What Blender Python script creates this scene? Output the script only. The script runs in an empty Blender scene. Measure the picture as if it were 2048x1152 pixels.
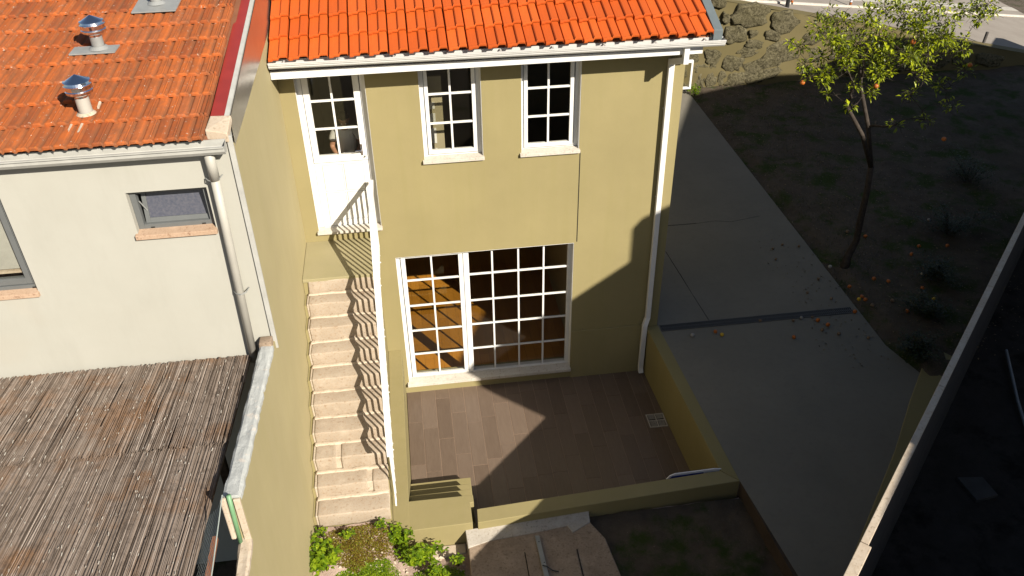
import bpy, bmesh, math, random
from mathutils import Vector, Matrix, noise
random.seed(7)
K = 1.25                       # metres per drawing unit
sc = bpy.context.scene
COL = sc.collection
# ------------------------------------------------------------------ camera, sky, sun, exposure
cam = bpy.data.cameras.new('camera'); camo = bpy.data.objects.new('camera', cam); COL.objects.link(camo)
cam.sensor_width = 36; cam.lens = 1699.54/2048*36; cam.clip_end = 2000; cam.clip_start = .05
camo.location = (0.3277*K, -9.1458*K, 8.2533*K)
camo.rotation_euler = [math.radians(a) for a in (54.4786, 0.7356, -7.7564)]
sc.camera = camo
w = bpy.data.worlds.new('World'); sc.world = w; w.use_nodes = True
nt = w.node_tree; bg = nt.nodes['Background']
sky = nt.nodes.new('ShaderNodeTexSky'); sky.sky_type = 'NISHITA'; sky.sun_disc = False
SUN = Vector((.65, -1, .79)).normalized()
sky.sun_elevation = math.asin(SUN.z); sky.sun_rotation = math.atan2(SUN.x, SUN.y)
nt.links.new(sky.outputs[0], bg.inputs[0]); bg.inputs[1].default_value = 0.05
sl = bpy.data.lights.new('sun', 'SUN'); sl.energy = 5.0; sl.angle = math.radians(.35); sl.color = (1, .93, .82)
slo = bpy.data.objects.new('sun', sl); COL.objects.link(slo)
slo.rotation_euler = SUN.to_track_quat('Z', 'Y').to_euler(); slo.location = (20, -20, 30)
sc.view_settings.view_transform = 'Standard'; sc.view_settings.look = 'None'
sc.view_settings.exposure = 1.0; sc.view_settings.gamma = 1; sc.view_settings.use_curve_mapping = False

# ------------------------------------------------------------------ materials
def hexc(*c): return (c[0], c[1], c[2], 1)
class N:
    def __init__(s, name, rough=.8, spec=.3):
        s.m = bpy.data.materials.new(name); s.m.use_nodes = True
        s.t = s.m.node_tree; s.b = s.t.nodes['Principled BSDF']
        s.b.inputs['Roughness'].default_value = rough
        s.b.inputs['Specular IOR Level'].default_value = spec
        s.tc = s.n('ShaderNodeTexCoord').outputs['Object']
    def n(s, t, **kw):
        x = s.t.nodes.new(t)
        for k, v in kw.items(): setattr(x, k, v)
        return x
    def l(s, a, b): s.t.links.new(a, b)
    def noise(s, scale, detail=4, rough=.6, sx=(1, 1, 1), off=0, dist=0):
        mp = s.n('ShaderNodeMapping'); mp.inputs['Scale'].default_value = sx
        mp.inputs['Location'].default_value = (off, off*.7, off*.3)
        s.l(s.tc, mp.inputs[0])
        x = s.n('ShaderNodeTexNoise'); x.inputs['Scale'].default_value = scale
        x.inputs['Detail'].default_value = detail; x.inputs['Roughness'].default_value = rough
        x.inputs['Distortion'].default_value = dist
        s.l(mp.outputs[0], x.inputs['Vector']); return x.outputs['Fac']
    def ramp(s, fac, stops):
        r = s.n('ShaderNodeValToRGB'); e = r.color_ramp.elements
        while len(e) < len(stops): e.new(.5)
        for i, (p, c) in enumerate(stops):
            e[i].position = p; e[i].color = c if len(c) == 4 else (c[0], c[1], c[2], 1)
        s.l(fac, r.inputs[0]); return r.outputs[0]
    def mix(s, fac, a, b, mode='MIX'):
        x = s.n('ShaderNodeMix', data_type='RGBA', blend_type=mode)
        if isinstance(fac, (int, float)): x.inputs[0].default_value = fac
        else: s.l(fac, x.inputs[0])
        for i, c in ((6, a), (7, b)):
            if isinstance(c, tuple): x.inputs[i].default_value = c if len(c) == 4 else (c[0], c[1], c[2], 1)
            else: s.l(c, x.inputs[i])
        return x.outputs[2]
    def bump(s, fac, strength=.3, dist=.01):
        b = s.n('ShaderNodeBump'); b.inputs['Strength'].default_value = strength; b.inputs['Distance'].default_value = dist
        s.l(fac, b.inputs['Height'])
        if s.b.inputs['Normal'].is_linked: s.l(s.b.inputs['Normal'].links[0].from_socket, b.inputs['Normal'])
        s.l(b.outputs[0], s.b.inputs['Normal'])
    def col(s, c):
        if isinstance(c, tuple): s.b.inputs['Base Color'].default_value = c if len(c) == 4 else (c[0], c[1], c[2], 1)
        else: s.l(c, s.b.inputs['Base Color'])
    def rnd(s, obj=True):
        if obj: return s.n('ShaderNodeObjectInfo').outputs['Random']
        return s.n('ShaderNodeNewGeometry').outputs['Random Per Island']
def simple(name, c, rough=.6, spec=.3, var=.08, scale=3, bump=0, metal=0):
    m = N(name, rough, spec)
    f = m.noise(scale, 5)
    lo = tuple(x*(1-var) for x in c); hi = tuple(min(1, x*(1+var)) for x in c)
    m.col(m.ramp(f, [(.3, lo), (.7, hi)]))
    if bump: m.bump(m.noise(60, 4), bump, .004)
    m.b.inputs['Metallic'].default_value = metal
    return m.m
def olive(name, c=(.233, .194, .091)):
    m = N(name, .75, .25)
    a = m.noise(.9, 6, .6, off=3); st = m.noise(3, 4, .6, sx=(2.2, 2.2, .16), off=1)
    base = m.ramp(a, [(.3, tuple(x*.93 for x in c)), (.7, tuple(x*1.05 for x in c))])
    base = m.mix(m.ramp(st, [(.45, (0, 0, 0)), (.75, (.35, .35, .35))]), base, (c[0]*.9, c[1]*.92, c[2]*.8))
    m.col(base); m.bump(m.noise(70, 5, .65), .25, .004); m.bump(m.noise(6, 3), .12, .02); return m.m
M = {}
M['olive'] = olive('olive_render')
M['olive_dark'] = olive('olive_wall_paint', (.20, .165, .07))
def cream():
    m = N('cream_render', .85, .2)
    a = m.noise(.8, 6, .6); st = m.noise(2.5, 5, .7, sx=(1.4, 1.4, .35), off=5)
    base = m.ramp(a, [(.3, (.315, .305, .262)), (.7, (.345, .335, .292))])
    base = m.mix(m.ramp(st, [(.5, (0, 0, 0)), (.75, (.5, .5, .5))]), base, (.295, .286, .245))
    base = m.mix(m.ramp(m.noise(1.1, 2, .5, off=9), [(.62, (0, 0, 0)), (.75, (.3, .3, .3))]), base, (.33, .30, .245))
    m.col(base); m.bump(m.noise(90, 4), .15, .003); m.bump(m.noise(4, 3), .1, .02); return m.m
M['cream'] = cream()
def white():
    m = N('white_lacquer', .35, .5)
    m.col(m.ramp(m.noise(5, 4), [(.3, (.57, .56, .535)), (.7, (.62, .61, .585))])); return m.m
M['white'] = white()
M['gutter'] = simple('painted_gutter', (.45, .44, .415), .35, .5, .06, 6)
M['pvc'] = simple('old_pvc_pipe', (.325, .31, .27), .5, .4, .07, 4)
M['gutter_old'] = simple('weathered_gutter', (.33, .325, .295), .5, .4, .12, 5)
def tile_new():
    m = N('new_clay_tile', .5, .35)
    r = m.ramp(m.rnd(), [(0, (.38, .066, .009)), (.5, (.43, .08, .011)), (1, (.47, .092, .014))])
    r = m.mix(m.ramp(m.noise(9, 5, .7), [(.45, (0, 0, 0)), (.7, (.25, .25, .25))]), r, (.33, .055, .008))
    r = m.mix(m.ramp(m.noise(70, 2, .5, off=4), [(.73, (0, 0, 0)), (.78, (.5, .5, .5))]), r, (.5, .2, .12))
    m.col(r); m.bump(m.noise(120, 3), .12, .002); return m.m
M['tile_new'] = tile_new()
def tile_old():
    m = N('weathered_clay_tile', .8, .2)
    g = m.n('ShaderNodeNewGeometry').outputs['Position']
    rv = m.rnd()
    r = m.ramp(rv, [(0, (.24, .06, .018)), (.35, (.33, .082, .018)), (.7, (.39, .10, .022)), (1, (.33, .095, .03))])
    m.tc_old = m.tc; m.tc = g
    st = m.noise(4.5, 6, .7, sx=(1.6, .6, 1), off=2)
    r = m.mix(m.ramp(st, [(.45, (0, 0, 0)), (.68, (.65, .65, .65))]), r, (.14, .055, .025))
    r = m.mix(m.ramp(m.noise(14, 6, .75, off=8), [(.5, (0, 0, 0)), (.72, (.55, .55, .55))]), r, (.17, .07, .04))
    r = m.mix(m.ramp(m.noise(30, 3, .6, off=12), [(.665, (0, 0, 0)), (.70, (.9, .9, .9))]), r, (.45, .36, .28))
    r = m.mix(m.ramp(m.noise(30, 3, .6, off=22), [(.70, (0, 0, 0)), (.74, (.8, .8, .8))]), r, (.45, .2, .03))
    sx_ = m.n('ShaderNodeSeparateXYZ'); m.l(m.tc_old, sx_.inputs[0])
    gr = m.ramp(sx_.outputs[0], [(0, (1, 1, 1)), (.012, (0, 0, 0)), (.082, (0, 0, 0)), (.096, (1, 1, 1)), (.118, (1, 1, 1)), (.130, (0, 0, 0)), (.192, (0, 0, 0)), (.215, (.9, .9, .9))])
    r = m.mix(m.mix(m.noise(5, 4, .6, off=31), (0, 0, 0), gr), r, (.15, .072, .036))
    m.col(r); m.bump(m.noise(60, 5, .7), .35, .006); return m.m
M['tile_old'] = tile_old()
def granite(name, a, b, c, sc_=55, bump=.35):
    m = N(name, .85, .2)
    f = m.noise(sc_, 3, .7); g = m.noise(2.2, 5, .65, off=4)
    base = m.ramp(g, [(.3, a), (.7, b)])
    base = m.mix(m.ramp(f, [(.5, (0, 0, 0)), (.68, (.6, .6, .6))]), base, c)
    base = m.mix(m.ramp(m.noise(26, 4, .6, off=9), [(.57, (0, 0, 0)), (.68, (.75, .75, .75))]), base, tuple(x*.72 for x in c))
    base = m.mix(m.ramp(m.noise(5, 5, .7, off=19), [(.52, (0, 0, 0)), (.68, (.45, .45, .45))]), base, tuple(min(.5, x*1.22) for x in b))
    m.col(base); m.bump(f, bump, .006); m.bump(m.noise(12, 4), .3, .012); return m.m
M['step'] = granite('pink_granite_step', (.285, .232, .172), (.33, .275, .212), (.28, .185, .11))
M['sill'] = granite('light_granite_sill', (.42, .38, .32), (.47, .43, .37), (.34, .29, .24), 90, .15)
M['sill_pink'] = granite('pink_granite_sill', (.34, .235, .155), (.39, .28, .20), (.24, .13, .075), 80, .2)
M['mortar'] = granite('whitewashed_mortar', (.38, .305, .225), (.43, .365, .285), (.34, .265, .185), 30, .3)
def concrete():
    m = N('driveway_concrete', .85, .2)
    a = m.noise(.7, 7, .65); b = m.noise(9, 5, .7, off=3)
    base = m.ramp(a, [(.3, (.135, .125, .10)), (.7, (.168, .153, .123))])
    base = m.mix(m.ramp(b, [(.5, (0, 0, 0)), (.75, (.4, .4, .4))]), base, (.115, .105, .085))
    m.col(base); m.bump(m.noise(80, 4), .15, .003); return m.m
M['concrete'] = concrete()
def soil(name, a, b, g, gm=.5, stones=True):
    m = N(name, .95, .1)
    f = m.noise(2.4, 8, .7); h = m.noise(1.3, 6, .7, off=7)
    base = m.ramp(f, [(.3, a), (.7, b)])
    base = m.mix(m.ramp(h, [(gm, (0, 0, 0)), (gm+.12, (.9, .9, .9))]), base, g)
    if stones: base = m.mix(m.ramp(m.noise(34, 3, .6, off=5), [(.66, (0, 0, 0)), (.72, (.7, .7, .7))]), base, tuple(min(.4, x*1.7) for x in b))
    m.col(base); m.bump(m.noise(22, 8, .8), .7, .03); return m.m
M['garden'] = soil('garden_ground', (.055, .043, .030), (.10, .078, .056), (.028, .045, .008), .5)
M['soil'] = soil('pinkish_soil', (.23, .15, .115), (.40, .31, .25), (.17, .115, .08), .58)
M['ground'] = soil('ground_earth', (.08, .065, .05), (.11, .09, .07), (.035, .045, .015), .52)
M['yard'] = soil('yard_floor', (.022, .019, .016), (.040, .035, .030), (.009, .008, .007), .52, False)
def plank():
    m = N('wood_look_tile', .42, .4)
    r = m.rnd()
    v = m.n('ShaderNodeCombineXYZ'); mu = m.n('ShaderNodeMath', operation='MULTIPLY'); mu.inputs[1].default_value = 37
    m.l(r, mu.inputs[0]); m.l(mu.outputs[0], v.inputs[0]); m.l(mu.outputs[0], v.inputs[1])
    ad = m.n('ShaderNodeVectorMath', operation='ADD'); m.l(m.tc, ad.inputs[0]); m.l(v.outputs[0], ad.inputs[1]); m.tc = ad.outputs[0]
    f = m.noise(7, 8, .7, sx=(3.5, .45, 1), dist=1.2)
    base = m.ramp(f, [(.3, (.085, .057, .04)), (.55, (.125, .088, .062)), (.75, (.15, .108, .078))])
    base = m.mix(.5, base, m.ramp(r, [(0, (.09, .063, .045)), (1, (.15, .11, .082))]))
    m.col(base); m.bump(m.noise(20, 5, .6, sx=(3, .3, 1)), .1, .002); return m.m
M['plank'] = plank()
M['grout'] = simple('pale_grout', (.27, .19, .135), .9, .1)
def woodfloor():
    m = N('oak_floor', .35, .4)
    br = m.n('ShaderNodeTexBrick'); br.offset = .37
    mp = m.n('ShaderNodeMapping'); mp.inputs['Rotation'].default_value = (0, 0, math.pi/2); m.l(m.tc, mp.inputs[0]); m.l(mp.outputs[0], br.inputs[0])
    br.inputs['Scale'].default_value = 1; br.inputs['Brick Width'].default_value = 1.2; br.inputs['Row Height'].default_value = .17; br.inputs['Mortar Size'].default_value = .002
    br.inputs['Color1'].default_value = (.38, .16, .02, 1); br.inputs['Color2'].default_value = (.48, .21, .03, 1); br.inputs['Mortar'].default_value = (.12, .05, .01, 1)
    g = m.noise(8, 6, .7, sx=(6, .5, 1), dist=.8)
    m.col(m.mix(m.ramp(g, [(.4, (0, 0, 0)), (.7, (.5, .5, .5))]), br.outputs['Color'], (.29, .115, .014))); return m.m
M['oak'] = woodfloor()
M['room'] = simple('room_paint', (.30, .26, .17), .9, .1, .03)
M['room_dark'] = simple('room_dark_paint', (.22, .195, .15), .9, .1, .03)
def glass(name, tint=(.78, .8, .78), r0=.05):
    m = bpy.data.materials.new(name); m.use_nodes = True; t = m.node_tree; t.nodes.clear()
    o = t.nodes.new('ShaderNodeOutputMaterial'); mx = t.nodes.new('ShaderNodeMixShader')
    tr = t.nodes.new('ShaderNodeBsdfTransparent'); gl = t.nodes.new('ShaderNodeBsdfGlossy')
    tr.inputs[0].default_value = (*tint, 1); gl.inputs['Roughness'].default_value = .02
    lw = t.nodes.new('ShaderNodeLayerWeight'); lw.inputs[0].default_value = .5
    pw = t.nodes.new('ShaderNodeMath'); pw.operation = 'POWER'; pw.inputs[1].default_value = 4
    ma = t.nodes.new('ShaderNodeMath'); ma.operation = 'MULTIPLY_ADD'; ma.inputs[1].default_value = .9; ma.inputs[2].default_value = .06
    t.links.new(lw.outputs['Facing'], pw.inputs[0]); t.links.new(pw.outputs[0], ma.inputs[0]); t.links.new(ma.outputs[0], mx.inputs[0]); t.links.new(tr.outputs[0], mx.inputs[1]); t.links.new(gl.outputs[0], mx.inputs[2])
    t.links.new(mx.outputs[0], o.inputs[0]); return m
M['glass'] = glass('clear_glass', (.88, .88, .84))
M['glass_dark'] = glass('tinted_glass', (.45, .47, .45))
def frosted():
    m = N('frosted_glass', .25, .6); m.col(m.ramp(m.noise(40, 4), [(.3, (.05, .055, .075)), (.7, (.085, .085, .10))])); return m.m
M['frosted'] = frosted()
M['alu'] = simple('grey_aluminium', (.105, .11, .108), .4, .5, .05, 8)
M['dark'] = simple('dark_gap', (.02, .018, .015), .9, .1)
M['redmetal'] = simple('red_coping_metal', (.24, .026, .018), .4, .4, .1, 4)
def steel(name, c, rough, var=.1):
    m = N(name, rough, .5); m.b.inputs['Metallic'].default_value = 1
    m.col(m.ramp(m.noise(4, 5), [(.3, tuple(x*(1-var) for x in c)), (.7, c)])); m.bump(m.noise(3, 2), .15, .02); return m.m
M['flash'] = steel('galvanised_flashing', (.62, .61, .58), .32)
M['chrome'] = steel('stainless_steel', (.75, .75, .77), .12)
M['zinc'] = simple('zinc_sheet', (.24, .245, .235), .5, .4, .12, 6, metal=.2)
M['verge'] = simple('grey_verge_metal', (.10, .12, .125), .5, .4, .1, 5)
def roughcap():
    m = N('worn_cement_coping', .9, .15)
    a = m.noise(6, 6, .7); base = m.ramp(a, [(.35, (.36, .37, .355)), (.6, (.43, .44, .42))])
    base = m.mix(m.ramp(m.noise(4.5, 5, .7, off=6), [(.60, (0, 0, 0)), (.63, (.9, .9, .9))]), base, (.50, .46, .41))
    m.col(base); m.bump(m.noise(25, 6, .8), .7, .02); return m.m
M['roughcap'] = roughcap()
M['cement'] = granite('cement_render', (.31, .28, .235), (.37, .34, .295), (.27, .225, .18), 40, .25)
M['slab'] = granite('rough_concrete_slab', (.21, .155, .11), (.30, .23, .165), (.17, .12, .08), 35, .5)
def rockm():
    m = N('granite_rubble', .95, .1)
    f = m.noise(15, 7, .85); g = m.noise(3, 4, .6)
    base = m.ramp(f, [(.40, (.03, .026, .014)), (.58, (.16, .14, .085))])
    base = m.mix(m.ramp(g, [(.4, (0, 0, 0)), (.7, (.4, .4, .4))]), base, (.09, .078, .036))
    m.col(base); m.bump(f, 1.0, .06); return m.m
M['rock'] = rockm()
M['rockmortar'] = olive('painted_stone_mortar', (.105, .085, .036))
def reed():
    m = N('dry_reed', .85, .15)
    r = m.rnd(False)
    base = m.ramp(r, [(0, (.085, .065, .050)), (.25, (.165, .128, .100)), (.6, (.205, .163, .131)), (.88, (.25, .203, .168)), (1, (.38, .32, .27))])
    g = m.noise(1.6, 5, .65)
    base = m.mix(m.ramp(g, [(.5, (0, 0, 0)), (.66, (.6, .6, .6))]), base, (.19, .095, .04))
    base = m.mix(m.ramp(m.noise(22, 4, .7, off=3), [(.60, (0, 0, 0)), (.68, (.6, .6, .6))]), base, (.27, .215, .18))
    base = m.mix(m.ramp(m.noise(9, 6, .75, off=13), [(.50, (0, 0, 0)), (.62, (.5, .5, .5))]), base, (.075, .055, .042))
    m.col(base); return m.m
M['reed'] = reed()
def leafm(name, c1, c2, c3):
    m = N(name, .42, .4)
    m.col(m.ramp(m.rnd(False), [(0, c1), (.55, c2), (1, c3)]))
    try:
        m.b.inputs['Subsurface Weight'].default_value = 0
    except Exception: pass
    tr = m.n('ShaderNodeBsdfTranslucent'); mx = m.n('ShaderNodeMixShader'); mx.inputs[0].default_value = .35
    m.l(m.b.inputs['Base Color'].links[0].from_socket, tr.inputs[0])
    o = m.t.nodes['Material Output']; m.l(m.b.outputs[0], mx.inputs[1]); m.l(tr.outputs[0], mx.inputs[2]); m.l(mx.outputs[0], o.inputs[0]); return m.m
M['leaf'] = leafm('citrus_leaf', (.04, .055, .004), (.17, .21, .006), (.42, .46, .012))
M['leaf_weed'] = leafm('weed_leaf', (.06, .12, .005), (.15, .23, .007), (.26, .34, .012))
M['leaf_moss'] = leafm('ground_moss', (.09, .055, .012), (.20, .135, .02), (.22, .24, .02))
M['grass'] = leafm('grass_blade', (.015, .03, .004), (.032, .05, .006), (.055, .055, .018))
M['bark'] = simple('tree_bark', (.045, .036, .029), .95, .1, .35, 14, 1)
M['orange'] = simple('orange_peel', (.33, .09, .010), .5, .4, .15, 6)
M['lemon'] = simple('yellow_peel', (.45, .28, .015), .5, .4, .1, 6)
M['dryfruit'] = simple('dried_fruit', (.16, .11, .07), .8, .2, .3, 12)
M['palefruit'] = simple('mouldy_fruit', (.28, .26, .23), .8, .2, .2, 12)
def asphalt():
    m = N('asphalt', .9, .2)
    m.col(m.ramp(m.noise(1.2, 7, .7), [(.3, (.19, .165, .14)), (.7, (.235, .21, .18))])); m.bump(m.noise(90, 3), .3, .004); return m.m
M['asphalt'] = asphalt()
M['roadpaint'] = simple('road_paint', (.33, .31, .27), .8, .2, .15, 12)
M['black'] = simple('black_metal', (.02, .02, .02), .4, .4)
M['blue'] = simple('sign_blue', (.01, .025, .22), .5, .4)
M['signwhite'] = simple('sign_white', (.65, .65, .68), .5, .4)
M['drain'] = simple('drain_metal', (.055, .052, .048), .5, .4)
M['greywall'] = granite('grey_block_wall', (.07, .062, .056), (.10, .09, .082), (.05, .044, .04), 18, .4)
M['green'] = simple('green_pipe', (.12, .24, .12), .5, .4, .12)
M['wire'] = simple('galvanised_wire', (.30, .33, .30), .4, .5)
M['skin'] = simple('skin', (.30, .15, .09), .5, .4, .04)
M['hair'] = simple('dark_hair', (.012, .01, .009), .6, .3)
M['shirt'] = simple('white_tshirt', (.62, .60, .58), .9, .1, .04)
M['trousers'] = simple('dark_trousers', (.04, .045, .06), .9, .1)
M['terra'] = simple('terracotta', (.20, .085, .045), .9, .1, .2)
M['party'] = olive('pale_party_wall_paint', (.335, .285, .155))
M['litter'] = leafm('dead_leaf', (.05, .03, .015), (.11, .07, .035), (.20, .15, .06))
M['leaf_dark'] = leafm('dark_bush_leaf', (.012, .02, .004), (.03, .045, .006), (.06, .05, .014))
M['landing'] = olive('pale_landing_paint', (.26, .225, .125))
M['edgebrown'] = simple('brown_edge_render', (.055, .04, .03), .9, .1, .2)
M['dullslab'] = simple('dull_concrete', (.055, .052, .048), .9, .1, .2)
M['wallfar'] = simple('shadow_caster_wall', (.45, .42, .36), .9, .1)

# ------------------------------------------------------------------ mesh helpers
W = {}          # drawing-unit world position of each object's origin
class MB:
    def __init__(s): s.v = []; s.f = []; s.mi = []
    def add(s, vs, fs, m=0):
        o = len(s.v); s.v += [Vector(p) for p in vs]; s.f += [[o+i for i in f] for f in fs]; s.mi += [m]*len(fs)
    def box(s, x0, x1, y0, y1, z0, z1, m=0):
        s.add([(x0, y0, z0), (x1, y0, z0), (x1, y1, z0), (x0, y1, z0), (x0, y0, z1), (x1, y0, z1), (x1, y1, z1), (x0, y1, z1)],
              [(0, 3, 2, 1), (4, 5, 6, 7), (0, 1, 5, 4), (1, 2, 6, 5), (2, 3, 7, 6), (3, 0, 4, 7)], m); return s
    def hexa(s, p, m=0):      # 8 corners: bottom 4 ccw, top 4 ccw
        s.add(p, [(0, 3, 2, 1), (4, 5, 6, 7), (0, 1, 5, 4), (1, 2, 6, 5), (2, 3, 7, 6), (3, 0, 4, 7)], m); return s
    def slab(s, poly, z0, z1, m=0):   # polygon in plan (ccw), z may be number or list
        n = len(poly); za = z0 if isinstance(z0, (list, tuple)) else [z0]*n; zb = z1 if isinstance(z1, (list, tuple)) else [z1]*n
        s.add([(x, y, za[i]) for i, (x, y) in enumerate(poly)]+[(x, y, zb[i]) for i, (x, y) in enumerate(poly)],
              [tuple(range(n-1, -1, -1)), tuple(range(n, 2*n))]+[(i, (i+1) % n, n+(i+1) % n, n+i) for i in range(n)], m); return s
    def yz(s, poly, x0, x1, m=0):
        n = len(poly)
        s.add([(x0, y, z) for y, z in poly]+[(x1, y, z) for y, z in poly],
              [tuple(range(n-1, -1, -1)), tuple(range(n, 2*n))]+[(i, (i+1) % n, n+(i+1) % n, n+i) for i in range(n)], m); return s
    def xz(s, poly, y0, y1, m=0):
        n = len(poly)
        s.add([(x, y0, z) for x, z in poly]+[(x, y1, z) for x, z in poly],
              [tuple(range(n)), tuple(range(2*n-1, n-1, -1))]+[(i, n+i, n+(i+1) % n, (i+1) % n) for i in range(n)], m); return s
    def tube(s, pts, r, n=8, m=0, cap=True):
        pts = [Vector(p) for p in pts]; rs = r if isinstance(r, (list, tuple)) else [r]*len(pts)
        o = len(s.v); up = None
        for i, p in enumerate(pts):
            d = (pts[min(i+1, len(pts)-1)]-pts[max(i-1, 0)]).normalized()
            if up is None:
                up = Vector((0, 0, 1)) if abs(d.z) < .9 else Vector((0, 1, 0))
            a = d.cross(up)
            if a.length < 1e-4: a = d.cross(Vector((1, 0, 0)))
            a.normalize(); b = a.cross(d).normalized(); up = b
            for k in range(n):
                t = 2*math.pi*(k+.5)/n; s.v.append(p+(a*math.cos(t)+b*math.sin(t))*rs[i])
        for i in range(len(pts)-1):
            for k in range(n):
                s.f.append([o+i*n+k, o+(i+1)*n+k, o+(i+1)*n+(k+1) % n, o+i*n+(k+1) % n]); s.mi.append(m)
        if cap:
            s.f.append([o+k for k in range(n)]); s.mi.append(m)
            s.f.append([o+(len(pts)-1)*n+k for k in range(n-1, -1, -1)]); s.mi.append(m)
        return s
    def lathe(s, c, prof, n=20, m=0, axis=Vector((0, 0, 1))):
        o = len(s.v); q = Vector((0, 0, 1)).rotation_difference(axis)
        for r, z in prof:
            for k in range(n):
                t = 2*math.pi*k/n; s.v.append(Vector(c)+q @ Vector((r*math.cos(t), r*math.sin(t), z)))
        for i in range(len(prof)-1):
            for k in range(n):
                s.f.append([o+i*n+k, o+i*n+(k+1) % n, o+(i+1)*n+(k+1) % n, o+(i+1)*n+k]); s.mi.append(m)
        return s
    def mesh(s, name, mats, org=(0, 0, 0), smooth=False):
        me = bpy.data.meshes.new(name); o = Vector(org)
        me.from_pydata([tuple((p-o)*K) for p in s.v], [], s.f)
        for m in (mats if isinstance(mats, (list, tuple)) else [mats]): me.materials.append(M[m] if isinstance(m, str) else m)
        if any(s.mi): me.polygons.foreach_set('material_index', s.mi)
        if smooth: me.polygons.foreach_set('use_smooth', [True]*len(me.polygons))
        me.update(); return me
def tag(o, label=None, cat=None, group=None, kind=None):
    for k, v in (('label', label), ('category', cat), ('group', group), ('kind', kind)):
        if v: o[k] = v
    return o
def thing(name, label, cat, loc, group=None):
    o = bpy.data.objects.new(name, None); COL.objects.link(o); o.empty_display_size = .2
    o.location = Vector(loc)*K; W[o] = Vector(loc); return tag(o, label, cat, group)
def put(me, name, parent=None, loc=None, rot=None, scale=None):
    o = bpy.data.objects.new(name, me); COL.objects.link(o)
    pw = W[parent] if parent else Vector((0, 0, 0)); wl = Vector(loc) if loc is not None else pw
    if parent: o.parent = parent
    o.location = (wl-pw)*K; W[o] = wl
    if rot: o.rotation_euler = rot
    if scale: o.scale = scale
    return o
def bev(o, wd=.004, seg=2):
    b = o.modifiers.new('bevel', 'BEVEL'); b.width = wd*K; b.segments = seg; b.limit_method = 'ANGLE'; b.angle_limit = math.radians(40)
    return o
def part(mb, name, mat, parent, smooth=False, bevel=0, own=False):
    org = W[parent] if parent else Vector((0, 0, 0))
    o = put(mb.mesh(name, mat, org, smooth), name, parent)
    if bevel: bev(o, bevel)
    return o
def struct(mb, name, mat, label=None, smooth=False, kind='structure'):
    o = put(mb.mesh(name, mat, (0, 0, 0), smooth), name); return tag(o, label, kind=kind)
def solo(mb, name, mat, label, cat, loc, group=None, smooth=False, bevel=0):
    o = bpy.data.objects.new(name, mb.mesh(name, mat, loc, smooth)); COL.objects.link(o)
    o.location = Vector(loc)*K; W[o] = Vector(loc)
    if bevel: bev(o, bevel)
    return tag(o, label, cat, group)
def wallgrid(x0, x1, z0, z1, ops, ya, yb, mb=None):
    """front wall with openings, watertight"""
    mb = mb or MB()
    xs = sorted(set([x0, x1]+[a for o in ops for a in o[:2]])); zs = sorted(set([z0, z1]+[a for o in ops for a in o[2:]]))
    def solid(i, k):
        if i < 0 or k < 0 or i >= len(xs)-1 or k >= len(zs)-1: return False
        cx = (xs[i]+xs[i+1])/2; cz = (zs[k]+zs[k+1])/2
        return not any(o[0] < cx < o[1] and o[2] < cz < o[3] for o in ops)
    for i in range(len(xs)-1):
        for k in range(len(zs)-1):
            if not solid(i, k): continue
            a, b, c, d = xs[i], xs[i+1], zs[k], zs[k+1]
            mb.add([(a, ya, c), (b, ya, c), (b, ya, d), (a, ya, d)], [(0, 1, 2, 3)])
            mb.add([(a, yb, c), (b, yb, c), (b, yb, d), (a, yb, d)], [(3, 2, 1, 0)])
            if not solid(i-1, k): mb.add([(a, ya, c), (a, ya, d), (a, yb, d), (a, yb, c)], [(0, 1, 2, 3)])
            if not solid(i+1, k): mb.add([(b, ya, c), (b, yb, c), (b, yb, d), (b, ya, d)], [(0, 1, 2, 3)])
            if not solid(i, k-1): mb.add([(a, ya, c), (a, yb, c), (b, yb, c), (b, ya, c)], [(0, 1, 2, 3)])
            if not solid(i, k+1): mb.add([(a, ya, d), (b, ya, d), (b, yb, d), (a, yb, d)], [(0, 1, 2, 3)])
    return mb
def frame(mb, x0, x1, z0, z1, t, ya, yb, tb=None, m=0):
    tb = tb or t
    mb.box(x0, x0+t, ya, yb, z0, z1, m); mb.box(x1-t, x1, ya, yb, z0, z1, m)
    mb.box(x0+t, x1-t, ya, yb, z0, z0+tb, m); mb.box(x0+t, x1-t, ya, yb, z1-t, z1, m); return mb
def grid_sheet(x0, x1, y0, y1, nx, ny, zf, keep=None):
    mb = MB(); vs = []
    for j in range(ny+1):
        for i in range(nx+1):
            x = x0+(x1-x0)*i/nx; y = y0+(y1-y0)*j/ny; vs.append((x, y, zf(x, y)))
    mb.add(vs, [(j*(nx+1)+i, j*(nx+1)+i+1, (j+1)*(nx+1)+i+1, (j+1)*(nx+1)+i) for j in range(ny) for i in range(nx) if keep is None or keep(x0+(x1-x0)*(i+.5)/nx, y0+(y1-y0)*(j+.5)/ny)]); return mb
def wline(x): return -5.538+1.024*(x-3.296)
def nz(x, y, s=1, o=0): return noise.noise(Vector((x*s+o, y*s-o, o*.37)))

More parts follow.
